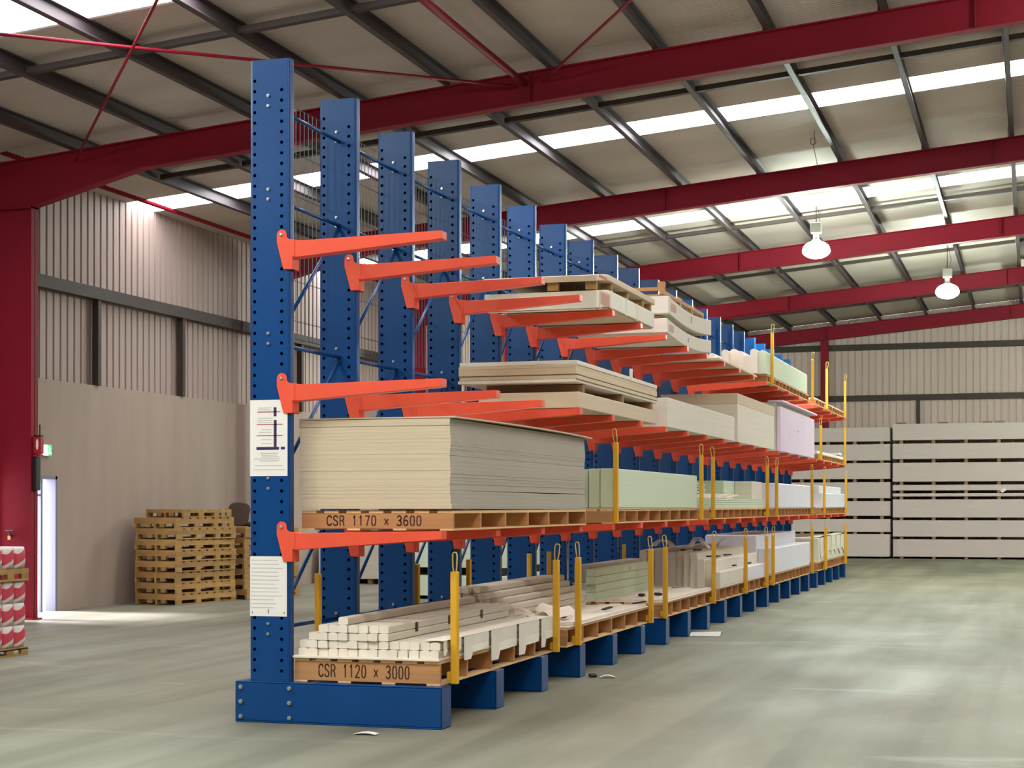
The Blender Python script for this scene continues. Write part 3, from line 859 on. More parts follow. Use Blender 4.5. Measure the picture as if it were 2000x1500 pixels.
# far bundles on the top arms, standing side by side
xw = .112
tops = [3.93, 3.90, 3.95, 3.88, 3.99, 4.01, 3.97, 3.90, 3.99, 3.98]
for i in range(10):
    x = .345 + xw * i
    y_ = 14.75 + .05 * ((i * 7) % 4)
    m = MB(); hh = tops[i] - 3.624; w2 = xw - .003
    m.prism([(0, 0), (w2, 0), (w2, hh - .02), (w2 - .02, hh), (w2 * .5, hh + .012), (.02, hh), (0, hh - .02)], 'y', 0, 4.95 - .05 * (i % 3), 0, 0)
    tag(m.build('white_bundle', 'pack_green' if i == 9 else 'plaster', loc=(x, y_, 3.624)), f'long pale bundle on the far top pallet, {ORD[9 - i]} from the aisle', 'bundle', 'pale bundles on the far top pallet')
for i in range(4):
    x = .42 + .26 * i
    block('white_length', x, x + .2, 21.4 + .1 * (i % 2), 26.5, 3.624, 3.66 + .012 * (i % 3), 'wrap_white', f'long white length on the last top pallet, {ORD[3 - i]} from the aisle', 'board', 'white lengths on the last top pallet')

# --- lowest arms, loads two to five
zq = lv3 + .142
for i, (a, b, ht) in enumerate(((.36, 1.180, .40), (1.190, 1.303, .405), (1.311, 1.462, .405))):
    block('board_pack', a, b, 5.12 - .01 * i, 9.33, zq + .014, zq + ht, 'pack_green', ['wide inner part', 'narrow middle part', 'aisle part'][i] + ' of the pale green pack on the second low pallet', 'board pack')
block('backing_sheet', .36, 1.47, 5.05, 9.38, zq, zq + .012, 'board_end', 'pale sheet under the pale green pack on the second low pallet', 'plasterboard', bevel=.002)
for i in range(5):
    block('fanned_sheet', .38, 1.455 - .006 * i, 10.12 + .02 * i, 14.88 - .06 * (i % 2), zq + .026 * i, zq + .026 * i + .0235, 'pack_green', f'flat pale sheet on the third low pallet, {ORD[4 - i]} from the top', 'plasterboard', 'flat sheets on the third low pallet', bevel=.004)
zf = zq + .131
for i in range(6):
    # bowed sheets leaning to the back, far ends drooping
    m = MB()
    def Pb(u, v_, i=i):
        return (.36 + .56 * v_, 10.3 + (2.5 - .07 * ((i * 5) % 3)) * u, zf + .018 + .042 * i - .0 * u + .02 * (1 - u) * 0 - .06 * max(0, u - .55) * i / 5)
    m.grid(Pb, 10, 3)
    tag(m.build('bowed_sheet', 'pack_green', solid=.029), f'bowed green-grey sheet at the back of the third low pallet, {ORD[5 - i]} from the top', 'plasterboard', 'bowed sheets on the third low pallet')
for i, (x, y) in enumerate(((1.18, 10.4), (1.16, 11.25), (1.12, 12.1))):
    m = MB()
    m.grid(lambda u, v_: (x - .12 + .34 * v_ + .05 * u, y + .75 * u, zf + .008 + .05 * u), 4, 2)
    tag(m.build('tilted_tray', 'plaster', solid=.014), f'small tilted pale tray on the third low pallet sheets, {ORD[i]} from the near end', 'tray', 'tilted trays on the third low pallet')
block('board_pack', .50, 1.14, 13.0, 14.9, zf, zq + .40, 'pack_green', 'squat green-grey pack at the far end of the third low pallet', 'board pack')
block('board_pack', 1.145, 1.40, 13.9, 14.92, zf, zq + .40, 'pack_cream', 'narrow cream pack at the far end of the third low pallet', 'board pack')
block('white_carton', .36, 1.465, 15.78, 20.25, zq + .012, zq + .40, 'wrap_white', 'long white wrapped pack on the fourth low pallet', 'pack', bevel=.012)
block('backing_sheet', .36, 1.475, 15.74, 20.28, zq, zq + .011, 'wrap_white', 'white sheet under the wrapped pack on the fourth low pallet', 'board', bevel=.002)
block('white_carton', .45, 1.465, 22.1, 26.6, zq + .012, zq + .29, 'wrap_white', 'lower white wrapped pack on the farthest low pallet', 'pack', bevel=.012)
block('white_carton', .45, 1.40, 22.1, 26.0, zq + .292, zq + .43, 'wrap_white', 'upper white wrapped pack on the farthest low pallet', 'pack', bevel=.012)
block('backing_sheet', .40, 1.475, 22.05, 26.62, zq, zq + .011, 'wrap_white', 'white sheet under the packs on the farthest low pallet', 'board', bevel=.002)

# --- bottom row, nearest pallet: stepped pile of cornice lengths on a cover board
zb = .299 + .172
block('cover_board', .312, 1.436, .035, 2.98, zb, zb + .018, 'plaster', 'pale cover board between the cornice pile and the nearest bottom pallet', 'board', bevel=.003)
def arch(w, h, n=6):
    p = [(0, 0), (w, 0), (w, h * .80)]
    for k in range(n + 1):
        a = math.pi * k / n
        p.append((w / 2 + w / 2 * math.cos(a), h * .80 + h * .20 * math.sin(a)))
    p.append((0, h * .80))
    q = []
    for a in p:
        if not q or (abs(a[0] - q[-1][0]) + abs(a[1] - q[-1][1])) > 1e-6: q.append(a)
    if abs(q[0][0] - q[-1][0]) + abs(q[0][1] - q[-1][1]) < 1e-6: q.pop()
    return q
def cornice(L, w=.0735, h=.0563):
    m = MB(); m.prism(arch(w, h), 'y', 0, L, 0, 1); return m.mesh('cornice_length', ['plaster_paper', 'plaster'])
CL = cornice(2.86)
hs = [2, 3, 4, 4, 5, 4, 4, 4, 4, 2, 2, 2, 2, 2]
proto = None
zc0 = zb + .0185
for i, hcol in enumerate(hs):
    for j in range(hcol):
        loc = (.345 + .0775 * i + rnd.uniform(-.0012, .0012), .05 + rnd.uniform(0, .03) + (.02 if j == hcol - 1 else 0), zc0 + .0565 * j + .0001)
        if (i, j) == (4, 4):
            c = copy_of(proto, loc)
            tag(c, 'single white cornice length lying highest on the stepped pile', 'cornice', 'cornice lengths on the nearest bottom pallet')
            continue
        if proto is None:
            proto = obj('cornice_length', CL, None, loc)
            tag(proto, 'white cornice length in the stepped pile on the nearest bottom pallet', 'cornice', 'cornice lengths on the nearest bottom pallet')
        else: copy_of(proto, loc)
# dark patches standing in for shadows between the wraps
for i, (x, y, z) in enumerate(((.345 + .0775 * 9 - .0025, .62, zc0 + .145), (.345 + .0775 * 9 - .0025, 1.35, zc0 + .150), (.345 + .0775 * 9 - .0025, 2.15, zc0 + .146))):
    m = MB(); m.box(0, .006, 0, .045, 0, .07)
    tag(m.build('shadow_patch', 'girt_steel', loc=(x, y, z), bevel=.002), f'dark patch imitating shadow between wraps on the cornice pile, {ORD[i]} from the near end', 'shadow patch', 'shadow patches on the cornice pile')
# wrapper hanging over the aisle side of the nearest pallet
t = thing('paper_wrapper', 'torn pale paper wrapper hanging over the side of the cornice pile', 'wrapper', (1.437, 0.06, 0))
zt_ = zc0 + .0565 * 2 + .012
m = MB(); m.grid(lambda u, v_: (-.12 + .13 * v_, .03 + 2.78 * u, zt_ + .002 - .004 * v_), 24, 3); m.build('top_fold', 'plaster', t, solid=.003)
spans = [(.02, .115, .10), (.20, .42, .12), (.46, 1.06, .17), (1.10, 1.78, .23), (1.82, 2.42, .25), (2.46, 2.84, .24)]
for (a, b, dr) in spans:
    def Pf(u, v_, a=a, b=b, dr=dr):
        curl = .035 * math.sin(u * math.pi * .5) * v_ ** 2 + .008
        cut = dr * v_ * (1.0 if u < .28 or v_ < .6 else .72)
        return (.012 + curl * (1 - u) * 1.1, a + (b - a) * u, zt_ - cut - .004)
    m = MB(); m.grid(Pf, 14, 8); m.build('flap', 'carton_white', t, solid=.003)

# second bottom pallet: long cartons at the back, flat boards at the aisle
CL2 = cornice(2.9, .074, .0563)
proto = None
grp = 'cornice lengths on the second bottom pallet'
for i, (hcol, y0) in enumerate(((6, 3.50), (6, 3.52), (6, 3.62), (5, 3.55), (4, 3.66), (3, 3.6))):
    for j in range(hcol):
        loc = (.335 + .0785 * i + rnd.uniform(-.001, .001), y0 - .08 + rnd.uniform(0, .06), zb + .013 + .0565 * j)
        if proto is None:
            proto = obj('cornice_length', CL2, None, loc)
            tag(proto, 'grey-white cornice length in the rear pile on the second bottom pallet', 'cornice', grp)
        else: copy_of(proto, loc)
block('cover_board', .330, 1.445, 3.40, 6.72, zb, zb + .012, 'plaster', 'pale cover board on the second bottom pallet', 'board', bevel=.003)
for i in range(4):
    x = .92 + .13 * i
    block('flat_board', x, x + .124, 3.48 + .08 * (i % 2), 6.6, zb + .0125, zb + .030 + .008 * (i % 2), 'plaster', f'flat white board on the second bottom pallet, {ORD[3 - i]} from the aisle', 'board', 'flat boards on the second bottom pallet', bevel=.003, rz=0)
for i, (x, y, a, w_) in enumerate(((.93, 3.62, .35, .30), (1.16, 4.02, -.5, .22), (1.02, 4.4, .9, .2))):
    m = MB(); m.grid(lambda u, v_: ((u - .5) * w_, (v_ - .5) * .34, .07 * math.sin(math.pi * u) + .04 * v_), 6, 3)
    tag(m.build('torn_paper', 'plaster', loc=(x, y, zb + .046), rot=(0, 0, a), solid=.003), f'crumpled pale packing paper on the second bottom pallet, {ORD[i]} from the near end', 'paper', 'packing paper on the second bottom pallet')
for i, (x, y, zz0) in enumerate(((1.02, 3.66, .05), (1.22, 3.95, .05), (1.28, 5.25, .05), (1.34, 6.35, .05))):
    m = MB(); m.box(0, .05, 0, .16, 0, .012)
    tag(m.build('black_strap', 'black_strap', loc=(x, y, zb + zz0), rot=(.12, 0, .5 - .4 * i), bevel=.003), f'short black strap end on the second bottom pallet, {ORD[i]} from the near end', 'strap', 'black straps on the second bottom pallet')

# third bottom pallet: flat lengths and one block at the back
block('cover_board', .330, 1.45, 7.46, 10.48, zb, zb + .010, 'plaster', 'pale cover board on the third bottom pallet', 'board', bevel=.003)
for i in range(9):
    x = .655 + .0875 * i
    block('flat_length', x, x + .083, 7.52 + .04 * (i % 3), 10.42 - .03 * (i % 2), zb + .0105, zb + .022 + .006 * (i % 3), 'plaster', f'flat white length on the third bottom pallet, {ORD[8 - i]} from the aisle', 'board', 'flat lengths on the third bottom pallet', bevel=.002)
for i in range(4):
    zz0 = zb + .0105 + .090 * i
    block('long_carton', .52, .64 - .008 * i, 7.52 + .03 * (i % 2), 10.42, zz0, zz0 + .0885, 'pack_green', f'long pale green carton at the back of the third bottom pallet, {ORD[3 - i]} from the top', 'carton', 'long cartons on the third bottom pallet', bevel=.006)
for i in range(2):
    block('long_carton', .335, .515, 7.60 + .1 * i, 10.40, zb + .0105 + .20 * i, zb + .0105 + .20 * i + .198, 'pack_grey', 'long grey carton along the back edge of the third bottom pallet, ' + ('lower one' if i == 0 else 'upper one'), 'carton')
m = MB(); m.box(0, .004, 0, .10, 0, .075); tag(m.build('small_label', 'pack_grey', loc=(.6165, 9.25, zb + .27)), 'small grey label on the green cartons of the third bottom pallet', 'label')
for i, (x, y) in enumerate(((1.0, 8.1), (1.18, 8.35))):
    m = MB(); m.box(0, .06, 0, .12, 0, .03)
    tag(m.build('black_strap', 'black_strap', loc=(x, y, zb + .035), rot=(0, 0, .6 * i), bevel=.005), f'black strap lump on the third bottom pallet, ' + ('inner one' if i == 0 else 'aisle one'), 'strap')

# fourth bottom pallet: pile of standing bundles, lower towards the aisle
block('cover_board', .330, 1.45, 11.0, 14.93, zb, zb + .010, 'plaster', 'pale cover board on the fourth bottom pallet', 'board', bevel=.003)
hh4 = [.49, .50, .49, .50, .46, .47, .46, .45, .37, .36]
for i, hh in enumerate(hh4):
    x = .338 + .0985 * i
    y_ = 11.05 + .04 * ((i * 3) % 4)
    m = MB(); w2 = .096
    m.prism([(0, 0), (w2, 0), (w2, hh - .015), (w2 - .02, hh), (.02, hh), (0, hh - .015)], 'y', 0, 3.78 - .06 * (i % 3))
    tag(m.build('plaster_bundle', 'pack_grey' if i < 5 else 'pack_cream', loc=(x, y_, zb + .0105)), f'tall pale bundle on the fourth bottom pallet, {ORD[i]} from the back', 'bundle', 'bundles on the fourth bottom pallet')  # back bundles take the grey: shelf shade put into their colour
block('white_carton', 1.325, 1.444, 11.02, 12.85, zb + .0105, zb + .215, 'carton_white', 'low white carton on the aisle edge of the fourth bottom pallet, nearer one', 'carton', bevel=.010)
block('white_carton', 1.325, 1.444, 12.88, 14.85, zb + .0105, zb + .210, 'wrap_white', 'low white carton on the aisle edge of the fourth bottom pallet, farther one', 'carton', bevel=.010)
for i, (x, y, hz) in enumerate(((.52, 11.5, .50), (.95, 11.9, .47), (1.15, 13.2, .46), (.85, 12.7, .47))):
    m = MB(); R_ = .09 + .015 * i
    m.grid(lambda u, v_: (-.16 + .32 * u + .03 * v_, .055 * v_ * 2, R_ * math.sin(math.pi * u) ** .8 + .004), 14, 2)
    tag(m.build('packing_ribbon', 'wrap_white', loc=(x, y, zb + .014 + hz + .02), rot=(0, 0, -.4 + .5 * i), solid=.003), f'looped white packing ribbon on the fourth bottom pallet, {ORD[i]} from the back', 'ribbon', 'packing ribbons on the fourth bottom pallet')
for i, (x, y, hz) in enumerate(((.86, 11.25, .46), (1.0, 11.4, .46), (1.16, 11.5, .37), (1.22, 11.9, .36), (1.2, 12.6, .36), (1.36, 12.4, .215), (1.38, 13.6, .21))):
    m = MB(); m.box(0, .035, 0, .20, 0, .02)
    tag(m.build('black_strap', 'black_strap', loc=(x, y, zb + hz + .027), rot=(0, 0, -.3 * (i % 3) if i < 5 else 0), bevel=.004), f'short black strap on the bundles of the fourth bottom pallet, {ORD[i]} from the near end', 'strap', 'black straps on the fourth bottom pallet')

# fifth bottom pallet: big white wrapped packs
block('wrapped_pack', .36, 1.195, 15.65, 20.2, zb + .001, 1.10, 'wrap_white', 'taller white wrapped pack at the back of the fifth bottom pallet', 'pack', bevel=.02)
block('wrapped_pack', 1.20, 1.448, 15.75, 20.28, zb + .001, .892, 'wrap_white', 'lower white wrapped pack on the aisle side of the fifth bottom pallet', 'pack', bevel=.012)
for i in range(4):
    m = MB(); m.grid(lambda u, v_: (.02 * math.sin(3 * u), .6 * u, .012 * math.sin(6 * u) + .03 * v_), 8, 2)
# farthest bottom pallet: cream wrapped pack with hanging flaps
block('wrapped_pack', .40, 1.445, 21.7, 26.5, zb + .001, .945, 'carton_white', 'cream wrapped pack on the farthest bottom pallet', 'pack', bevel=.012)
t = thing('paper_wrapper', 'torn cream wrapper hanging over the farthest bottom pack', 'wrapper', (1.452, 21.75, 0))
for (a, b) in ((.1, .9), (1.0, 1.9), (2.0, 2.7), (2.8, 3.6), (3.7, 4.6)):
    m = MB(); m.grid(lambda u, v_, a=a, b=b: (.002 + .008 * u * v_, a + (b - a) * u, .95 - (.34 + .06 * math.sin(5 * u + a)) * v_), 10, 6)
    m.build('flap', 'carton_white', t, solid=.003)
m = MB(); m.grid(lambda u, v_: (-.2 + .205 * v_, 4.7 * u, .964 + .012 * math.sin(9 * u)), 20, 2); m.build('top_fold', 'carton_white', t, solid=.003)

# ------------------------------------------------------------------ plasterboard stacks at the end wall
def wall_pack(x0, x1, y0, z0, z1, label, material='end_pack', cat='board pack', dy=1.0):
    return block('board_pack', x0, x1, y0, y0 + dy, z0, z1, material, label, cat, 'board packs against the end wall', bevel=.006)
rightz = [(.02, .573), (.612, 1.138), (1.178, 1.752), (1.797, 1.930), (1.975, 2.180), (2.235, 2.835), (2.905, 3.400), (3.462, 3.985)]
YS = 39.55
nmz = ['bottom', 'second from the floor', 'third from the floor', 'thin fourth up', 'fifth from the floor', 'sixth from the floor', 'seventh from the floor', 'top']
for i, (a, b) in enumerate(rightz):
    wall_pack(1.44, 5.64, YS, a + .04 if i else .06, b, f'long pale board pack, right-hand end wall stack, {nmz[i]}')
leftz = [(.06, .72), (.755, 1.165), (1.235, 1.705), (1.76, 2.27), (2.335, 2.84), (2.885, 3.40), (3.455, 3.905)]
nml = ['bottom', 'second from the floor', 'third from the floor', 'fourth from the floor', 'fifth from the floor', 'sixth from the floor', 'top']
for i, (a, b) in enumerate(leftz):
    wall_pack(-2.3, 1.36, YS + .12 - (.35 if i == 0 else 0), a + (.03 if i else 0), b, f'long pale board pack, left-hand end wall stack, {nml[i]}')
def bearers(zs, x0, x1, y, nm):
    for i, (za, zb_) in enumerate(zs):
        if zb_ - za < .012: continue
        for k in range(5):
            x = x0 + .25 + (x1 - x0 - .5) * k / 4
            o = block('timber_bearer', x - .05, x + .05, y + .03, y + .95, za, zb_, 'dull_pine', f'bearer in {nm} end wall stack, {ORD[i]} gap up, {ORD[k]} from its left', 'bearer', 'bearers in the end wall stacks', bevel=0)
gz = [(0, .06)] + [(rightz[i][1], rightz[i + 1][0] + .04) for i in range(7)]
bearers(gz, 1.44, 5.64, YS, 'right-hand')
gz = [(0, .06)] + [(leftz[i][1], leftz[i + 1][0] + .03) for i in range(6)]
bearers(gz, -2.3, 1.36, YS + .12, 'left-hand')
m = MB(); m.box(0, .16, 0, .01, 0, .10)
tag(m.build('hanging_tag', 'paper', loc=(4.55, YS - .015, 1.93), rot=(0, -.6, 0)), 'white paper tag stuck askew on the right-hand end wall stack', 'tag')
# loose timber lying on top of the right stack
for i, x in enumerate((1.55, 2.75, 4.0, 4.35)):
    block('timber_offcut', x, x + .28, YS + .05, YS + .15, 3.986, 4.03, 'dull_pine', f'timber offcut on top of the right-hand end wall stack, {ORD[i]} from the left', 'timber', 'offcuts on the end wall stack')

# stacks behind the rack along the left wall
block('board_pack', -8.45, -6.2, 20.2, 22.6, .10, .84, 'pack_cream', 'pale board pack on bearers near the left wall, seen between the first uprights', 'board pack')
for i, x in enumerate((-8.3, -7.4, -6.5)):
    block('timber_bearer', x, x + .1, 20.25, 22.5, 0, .10, 'dull_pine', f'timber bearer under the board pack near the left wall, {ORD[i]} from the wall', 'bearer')
block('board_pack', -4.95, -2.9, 15.4, 17.8, .06, .40, 'pack_green', 'lower pale green pack on the floor behind the rack', 'board pack')
block('board_pack', -4.95, -2.9, 15.4, 17.8, .535, 1.28, 'pack_green', 'upper pale green pack on the floor behind the rack', 'board pack')
for i, x in enumerate((-4.8, -3.95, -3.1)):
    block('timber_bearer', x, x + .1, 15.5, 17.7, 0, .06, 'dull_pine', f'timber bearer under the lower green pack, {ORD[i]} from the left', 'bearer')
    block('timber_bearer', x, x + .1, 15.5, 17.7, .40, .535, 'girt_steel', f'dark bearer between the two green packs, {ORD[i]} from the left', 'bearer')

# ------------------------------------------------------------------ used wooden pallets by the left wall
def shipping_pallet(label, loc, rz, w=.87, l=1.46, h=.172, group='used wooden pallets by the left wall'):
    t = thing('wooden_pallet', label, 'pallet', loc, rz, group)
    pallet_parts(t, w, l, h); return t
PM = {}
def pallet_parts(t, w, l, h):
    key = (w, l, h)
    if key not in PM:
        L = []
        # pallet spans x -w..0, y 0..l
        for x in (-w, -w / 2 - .02, -.04):
            for y in (0, l * .32, l * .64, l - .12):
                m = MB(); m.box(x, x + .04 if x != -w else x + .04, y, y + .12, .02, .074); L.append(('block', m.mesh('block', 'old_pine')))
        for y in (0, l - .04):
            for x in (-w * .66 - .05, -w * .33 - .05):
                m = MB(); m.box(x, x + .1, y, y + .04, .02, .074); L.append(('block', m.mesh('block', 'old_pine')))
        for x in (-w, -w / 2 - .02, -.04):
            m = MB(); m.box(x, x + .04, 0, l, .074, h - .022); L.append(('stringer', m.mesh('stringer', 'old_pine')))
            m = MB(); m.box(x, x + .04, 0, l, 0, .02); L.append(('bottom_board', m.mesh('bottom_board', 'old_pine')))
        for y in (0.0, l - .025):
            m = MB(); m.box(-w + .04, -.04, y + .0005, y + .0245, .076, h - .022); L.append(('end_board', m.mesh('end_board', 'old_pine')))
        for k in range(8):
            y = (l - .13) * k / 7
            m = MB(); m.box(-w, 0, y, y + .13, h - .022, h); L.append(('deck_board', m.mesh('deck_board', 'old_pine')))
        PM[key] = L
    for nm, me in PM[key]: obj(nm, me, t)
C1 = Vector((-7.52, 12.62, 0)); A1 = -math.radians(12)
for i in range(8):
    j = Vector((rnd.uniform(-.02, .02), rnd.uniform(-.02, .02), 0))
    shipping_pallet(f'used wooden pallet in the tall left stack, {ORD[i]} from the floor', (C1.x + j.x, C1.y + j.y, .1735 * i), A1 + rnd.uniform(-.012, .012))
shipping_pallet('used wooden pallet set back on top of the tall left stack', (C1.x + .02, C1.y + .18, .1735 * 8), A1, .78, 1.2, .13)
C2 = Vector((-7.18, 14.35, 0))
for i in range(7):
    shipping_pallet(f'used pallet in the lower stack beside the first upright, {ORD[i]} from the floor', (C2.x + rnd.uniform(-.03, .03), C2.y + rnd.uniform(-.02, .02), .1735 * i), A1 + rnd.uniform(-.02, .02))
# chair lying on the lower stack, its padded back standing up
t = thing('office_chair', 'dark brown padded chair standing on the lower pallet stack', 'chair', (-7.50, 14.75, 1.216))
bk = MB()
def Pbk(u, v_):
    a = 2 * math.pi * u
    return (0, 0, 0)
prof = []
for k in range(24):
    a = 2 * math.pi * k / 24
    cx, sx = math.cos(a), math.sin(a)
    ww = .17 * (abs(cx) ** .6) * (1 if cx > 0 else -1); hh_ = .20 * (abs(sx) ** .6) * (1 if sx > 0 else -1)
    prof.append((ww * (1 + .12 * (hh_ > 0)), hh_))
bk.prism(prof, 'y', -.03, .03)
bk.build('backrest', 'brown_pad', t, loc=(0, 0, .215), rot=(-.1, .06, .35), bevel=.015, seg=2)
m = MB(); m.prism([(p[0] * 1.1, p[1]) for p in prof], 'z', 0, .05); m.build('seat', 'brown_pad', t, loc=(.08, .25, .03), rot=(0, 0, .35), bevel=.012, seg=2)
m = MB(); m.tube([(.0, .02, .08), (.02, .10, .02), (.06, .22, .03)], .014, 8); m.build('bracket', 'black', t)
m = MB(); m.tube([(.08, .25, .0), (.08, .25, .035)], .03, 10); m.build('pedestal', 'black', t)

# ------------------------------------------------------------------ bagged plaster on two pallets at the far left
BXr, BYf = -4.745, 3.28
def bag_mesh(w, d_, h):
    m = MB(); n = 10
    def pt(u, v_):
        return None
    v = []; f = []
    nu, nv = 28, 9
    for j in range(nv + 1):
        t_ = j / nv; z = h * t_
        k = 1 - .07 * abs(2 * t_ - 1) ** 3
        for i in range(nu):
            a = 2 * math.pi * i / nu
            cx, sx = math.cos(a), math.sin(a)
            x = (w / 2) * k * (abs(cx) ** .28) * (1 if cx >= 0 else -1)
            y = (d_ / 2) * k * (abs(sx) ** .28) * (1 if sx >= 0 else -1)
            v.append((x, y, z))
    for j in range(nv):
        for i in range(nu):
            i2 = (i + 1) % nu
            f.append((j * nu + i, j * nu + i2, (j + 1) * nu + i2, (j + 1) * nu + i))
    f.append(list(range(nu))[::-1]); f.append([nv * nu + i for i in range(nu)])
    m.add(v, f)
    return m.mesh('plaster_bag', 'bag_print', smooth=True)
BAG = bag_mesh(.46, .206, .231)
shipping_pallet('wooden pallet on the floor under the red and white bags', (BXr + .01, BYf, 0), 0, 1.1, 1.05, .085, group='pallets under the bags')
shipping_pallet('wooden pallet between the lower and upper red and white bags', (BXr + .015, BYf, .786), 0, 1.1, 1.05, .125, group='pallets under the bags')
proto = None
tiers = [(.0855, 'bottom tier'), (.319, 'second tier'), (.552, 'third tier'), (.912, 'tier on the upper pallet')]
for zt2, tn in tiers:
    for c in range(2):
        for r in range(5):
            loc = (BXr - .235 - .47 * c, BYf + .945 - .209 * r + rnd.uniform(-.001, .001), zt2)
            lab = f'red and white bag, {tn}, ' + ('aisle side' if c == 0 else 'wall side') + f', {ORD[r]} from far end'
            if proto is None:
                proto = obj('plaster_bag', BAG, None, loc)
                tag(proto, lab, 'bag', 'red and white plaster bags')
            else:
                o = copy_of(proto, loc); o['label'] = lab

# ------------------------------------------------------------------ litter on the floor
m = MB(); m.grid(lambda u, v_: (.16 * u, .07 * v_, .012 * math.sin(3 * u) + .004), 4, 2)
tag(m.build('paper_scrap', 'paper', loc=(.98, -.42, 0.002), solid=.003), 'small white scrap on the floor in front of the first base leg', 'scrap')
m = MB(); m.grid(lambda u, v_: (.14 * u, .07 * v_, .02 * math.sin(3.1 * u) + .004), 4, 2)
tag(m.build('paper_scrap', 'paper', loc=(1.66, 3.72, .002), rot=(0, 0, .3), solid=.003), 'small white scrap beside a black bit on the aisle floor', 'scrap')
m = MB(); m.box(0, .07, 0, .10, 0, .03)
tag(m.build('rubber_bit', 'black', loc=(1.56, 3.74, 0), rot=(0, 0, .4), bevel=.01), 'small black bit of rubbish beside a white scrap on the aisle floor', 'scrap')
m = MB(); m.grid(lambda u, v_: (.36 * u, .22 * v_ + .05 * u, .035 * math.sin(3.14 * v_) + .03 * u * v_ + .004), 6, 4)
tag(m.build('crumpled_paper', 'paper', loc=(1.485, 8.72, .002), solid=.003), 'crumpled white paper on the floor beside the blue base legs', 'paper')

# ------------------------------------------------------------------ hanging lamps
def lamp(x, y, z, label, cord_z=None):
    t = thing('high_bay_lamp', label, 'lamp', (x, y, z), group='high bay lamps')
    m = MB(); m.lathe([(.262, .06), (.258, .10), (.24, .15), (.205, .195), (.15, .23), (.10, .25)], n=32); m.build('reflector', 'lamp_glow', t, smooth=True)
    m = MB(); m.lathe([(.0001, -.075), (.12, -.06), (.2, -.02), (.245, .02), (.262, .06)], n=32); m.build('lens', 'lamp_glow', t, smooth=True)
    m = MB(); m.lathe([(.10, .25), (.09, .27), (.06, .30), (.06, .40)], n=20, cap1=True); m.build('collar', 'zinc', t, smooth=True)
    m = MB(); m.box(-.10, .10, -.09, .09, .40, .60); m.build('gear_box', 'lamp_grey', t, bevel=.012)
    m = MB(); m.tube([(0, 0, .60), (0, 0, roofz(x) - z - .2)], .008, 6); m.build('hanger', 'girt_steel', t)
    m = MB()
    zz_ = roofz(x) - z
    m.tube([(.05, .0, .58), (.08, 0, .8), (.05, .02, zz_ - .35), (.02, .0, zz_ - .22)], .005, 6); m.build('cord', 'black', t)
    return t
lamp(1.53, 20.7, 6.30, 'glowing high bay lamp hanging nearer, left of the other lamp')
lamp(3.60, 27.5, 6.27, 'glowing high bay lamp hanging farther off, near the end wall')
m = MB()
cc = (2.13, 15.45, 7.308)
m.tube([(2.16, 15.4, roofz(2.16) - .005), (2.152, 15.4, 7.40)] + [(cc[0] + .045 * math.cos(a), cc[1] + .01 * math.sin(a * .5), cc[2] + .055 * math.sin(a)) for a in [.9 + .7 * k for k in range(10)]] + [(2.125, 15.55, 7.24), (2.12, 15.7, 7.21), (2.085, 16.4, 7.10), (2.08, 17.05, 7.08)], .0055, 6)
tag(m.build('hanging_cable', 'black', smooth=True), 'thin black cable with a loop hanging from the roof before the second rafter', 'cable')

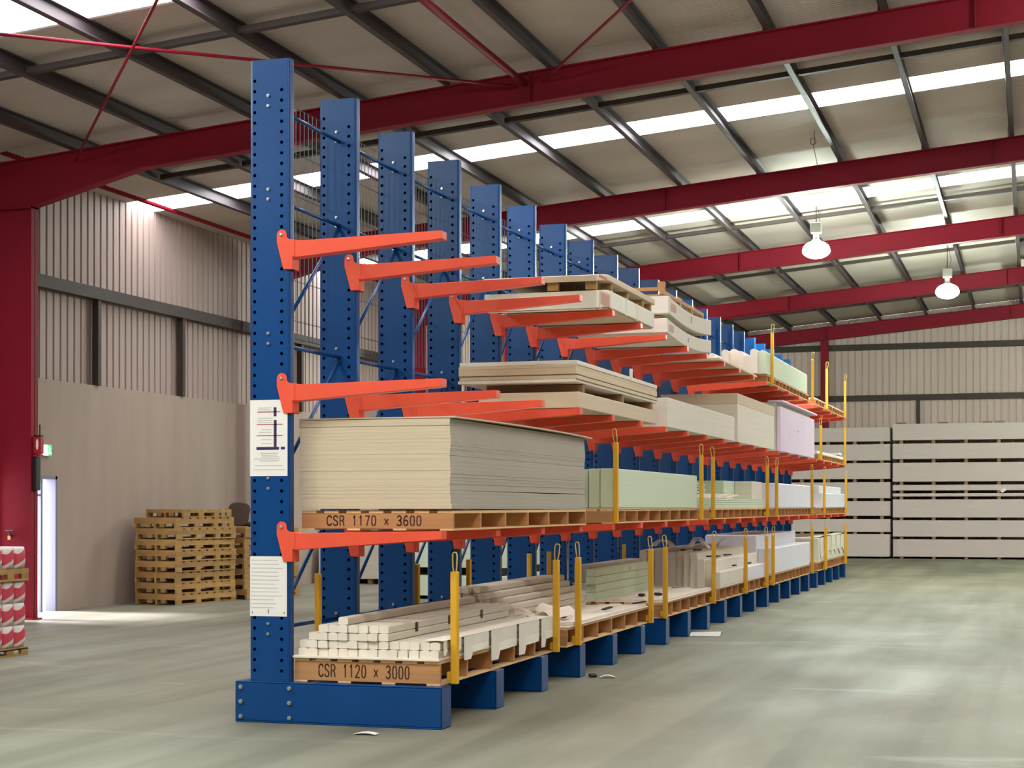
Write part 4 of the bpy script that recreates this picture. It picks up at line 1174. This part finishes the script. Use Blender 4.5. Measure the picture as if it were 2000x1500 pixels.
# ------------------------------------------------------------------ lights
def area(name, loc, rot, sx, sy, power, col=(1, 1, 1)):
    l = bpy.data.lights.new(name, 'AREA'); l.shape = 'RECTANGLE'; l.size = sx; l.size_y = sy
    l.energy = power; l.color = col
    o = bpy.data.objects.new(name, l); COL.objects.link(o); o.location = loc; o.rotation_euler = rot
    return o
def portal(name, loc, rot, sx, sy):
    o = area(name, loc, rot, sx, sy, 1.0); o.data.cycles.is_portal = True; return o
portal('door_portal', (XL - .19, (DY0 + DY1) / 2, DZ / 2), (0, -math.pi / 2, 0), DZ, DY1 - DY0)
def spot(name, loc, power, col=(.84, 1, .86), size=150):
    l = bpy.data.lights.new(name, 'POINT'); l.energy = power; l.color = col; l.shadow_soft_size = .25
    o = bpy.data.objects.new(name, l); COL.objects.link(o); o.location = loc; return o
LAMPS_AND_FILLS = [(1.53, 20.7, 6.30, 480), (3.60, 27.5, 6.27, 480), (6.6, 7.0, 6.9, 70), (4.5, -6.5, 6.6, 300), (6.9, 20.5, 6.9, 120), (7.6, 33.5, 6.9, 520), (-5.6, 31.5, 5.9, 420), (-4.0, -4.0, 6.2, 300)]  # after the hanging pair, unseen lights added to lift the dim areas
for i, (x, y, z, p) in enumerate(LAMPS_AND_FILLS):
    if i > 1 and x > 0:
        lamp(x, y, z, f'unseen high bay fixture added for fill light beyond the view, {ORD[i - 2]}')  # added fixture for an unseen fill light
    spot('lamp_and_fill_light', (x, y, z - .35), p)

sun = bpy.data.lights.new('sun', 'SUN'); sun.energy = 18.0; sun.angle = .30; sun.color = (.84, .88, 1)
so = bpy.data.objects.new('sun', sun); COL.objects.link(so)
so.rotation_euler = Vector((.80, -.02, -.60)).to_track_quat('-Z', 'Y').to_euler()
w = bpy.data.worlds.new('daylight'); SC.world = w; w.use_nodes = True
bg = w.node_tree.nodes['Background']
bg.inputs['Color'].default_value = (0.90, 0.95, 1.04, 1); bg.inputs['Strength'].default_value = 5.0

# ------------------------------------------------------------------ camera
cam = bpy.data.cameras.new('camera'); co = bpy.data.objects.new('camera', cam); COL.objects.link(co)
cam.sensor_fit = 'HORIZONTAL'; cam.sensor_width = 36.0
cam.lens = 3258.705 / 2000 * 36.0
cam.shift_y = 212.0 / 2000
cam.clip_start = .05; cam.clip_end = 200
r = Vector((9.54411129e-01, 2.98493872e-01, -8.97055648e-04)); u = Vector((0.00327277, -0.00745925, 0.99996682)); f = Vector((-0.29847728, 0.9543824, 0.00809609))
M = Matrix(((r.x, u.x, -f.x, 5.4303), (r.y, u.y, -f.y, -11.010), (r.z, u.z, -f.z, 1.5662), (0, 0, 0, 1)))
co.matrix_world = M
SC.camera = co
SC.view_settings.view_transform = 'Standard'
SC.view_settings.look = 'None'
SC.view_settings.exposure = 0.45
SC.view_settings.gamma = 1.0
SC.view_settings.use_curve_mapping = False
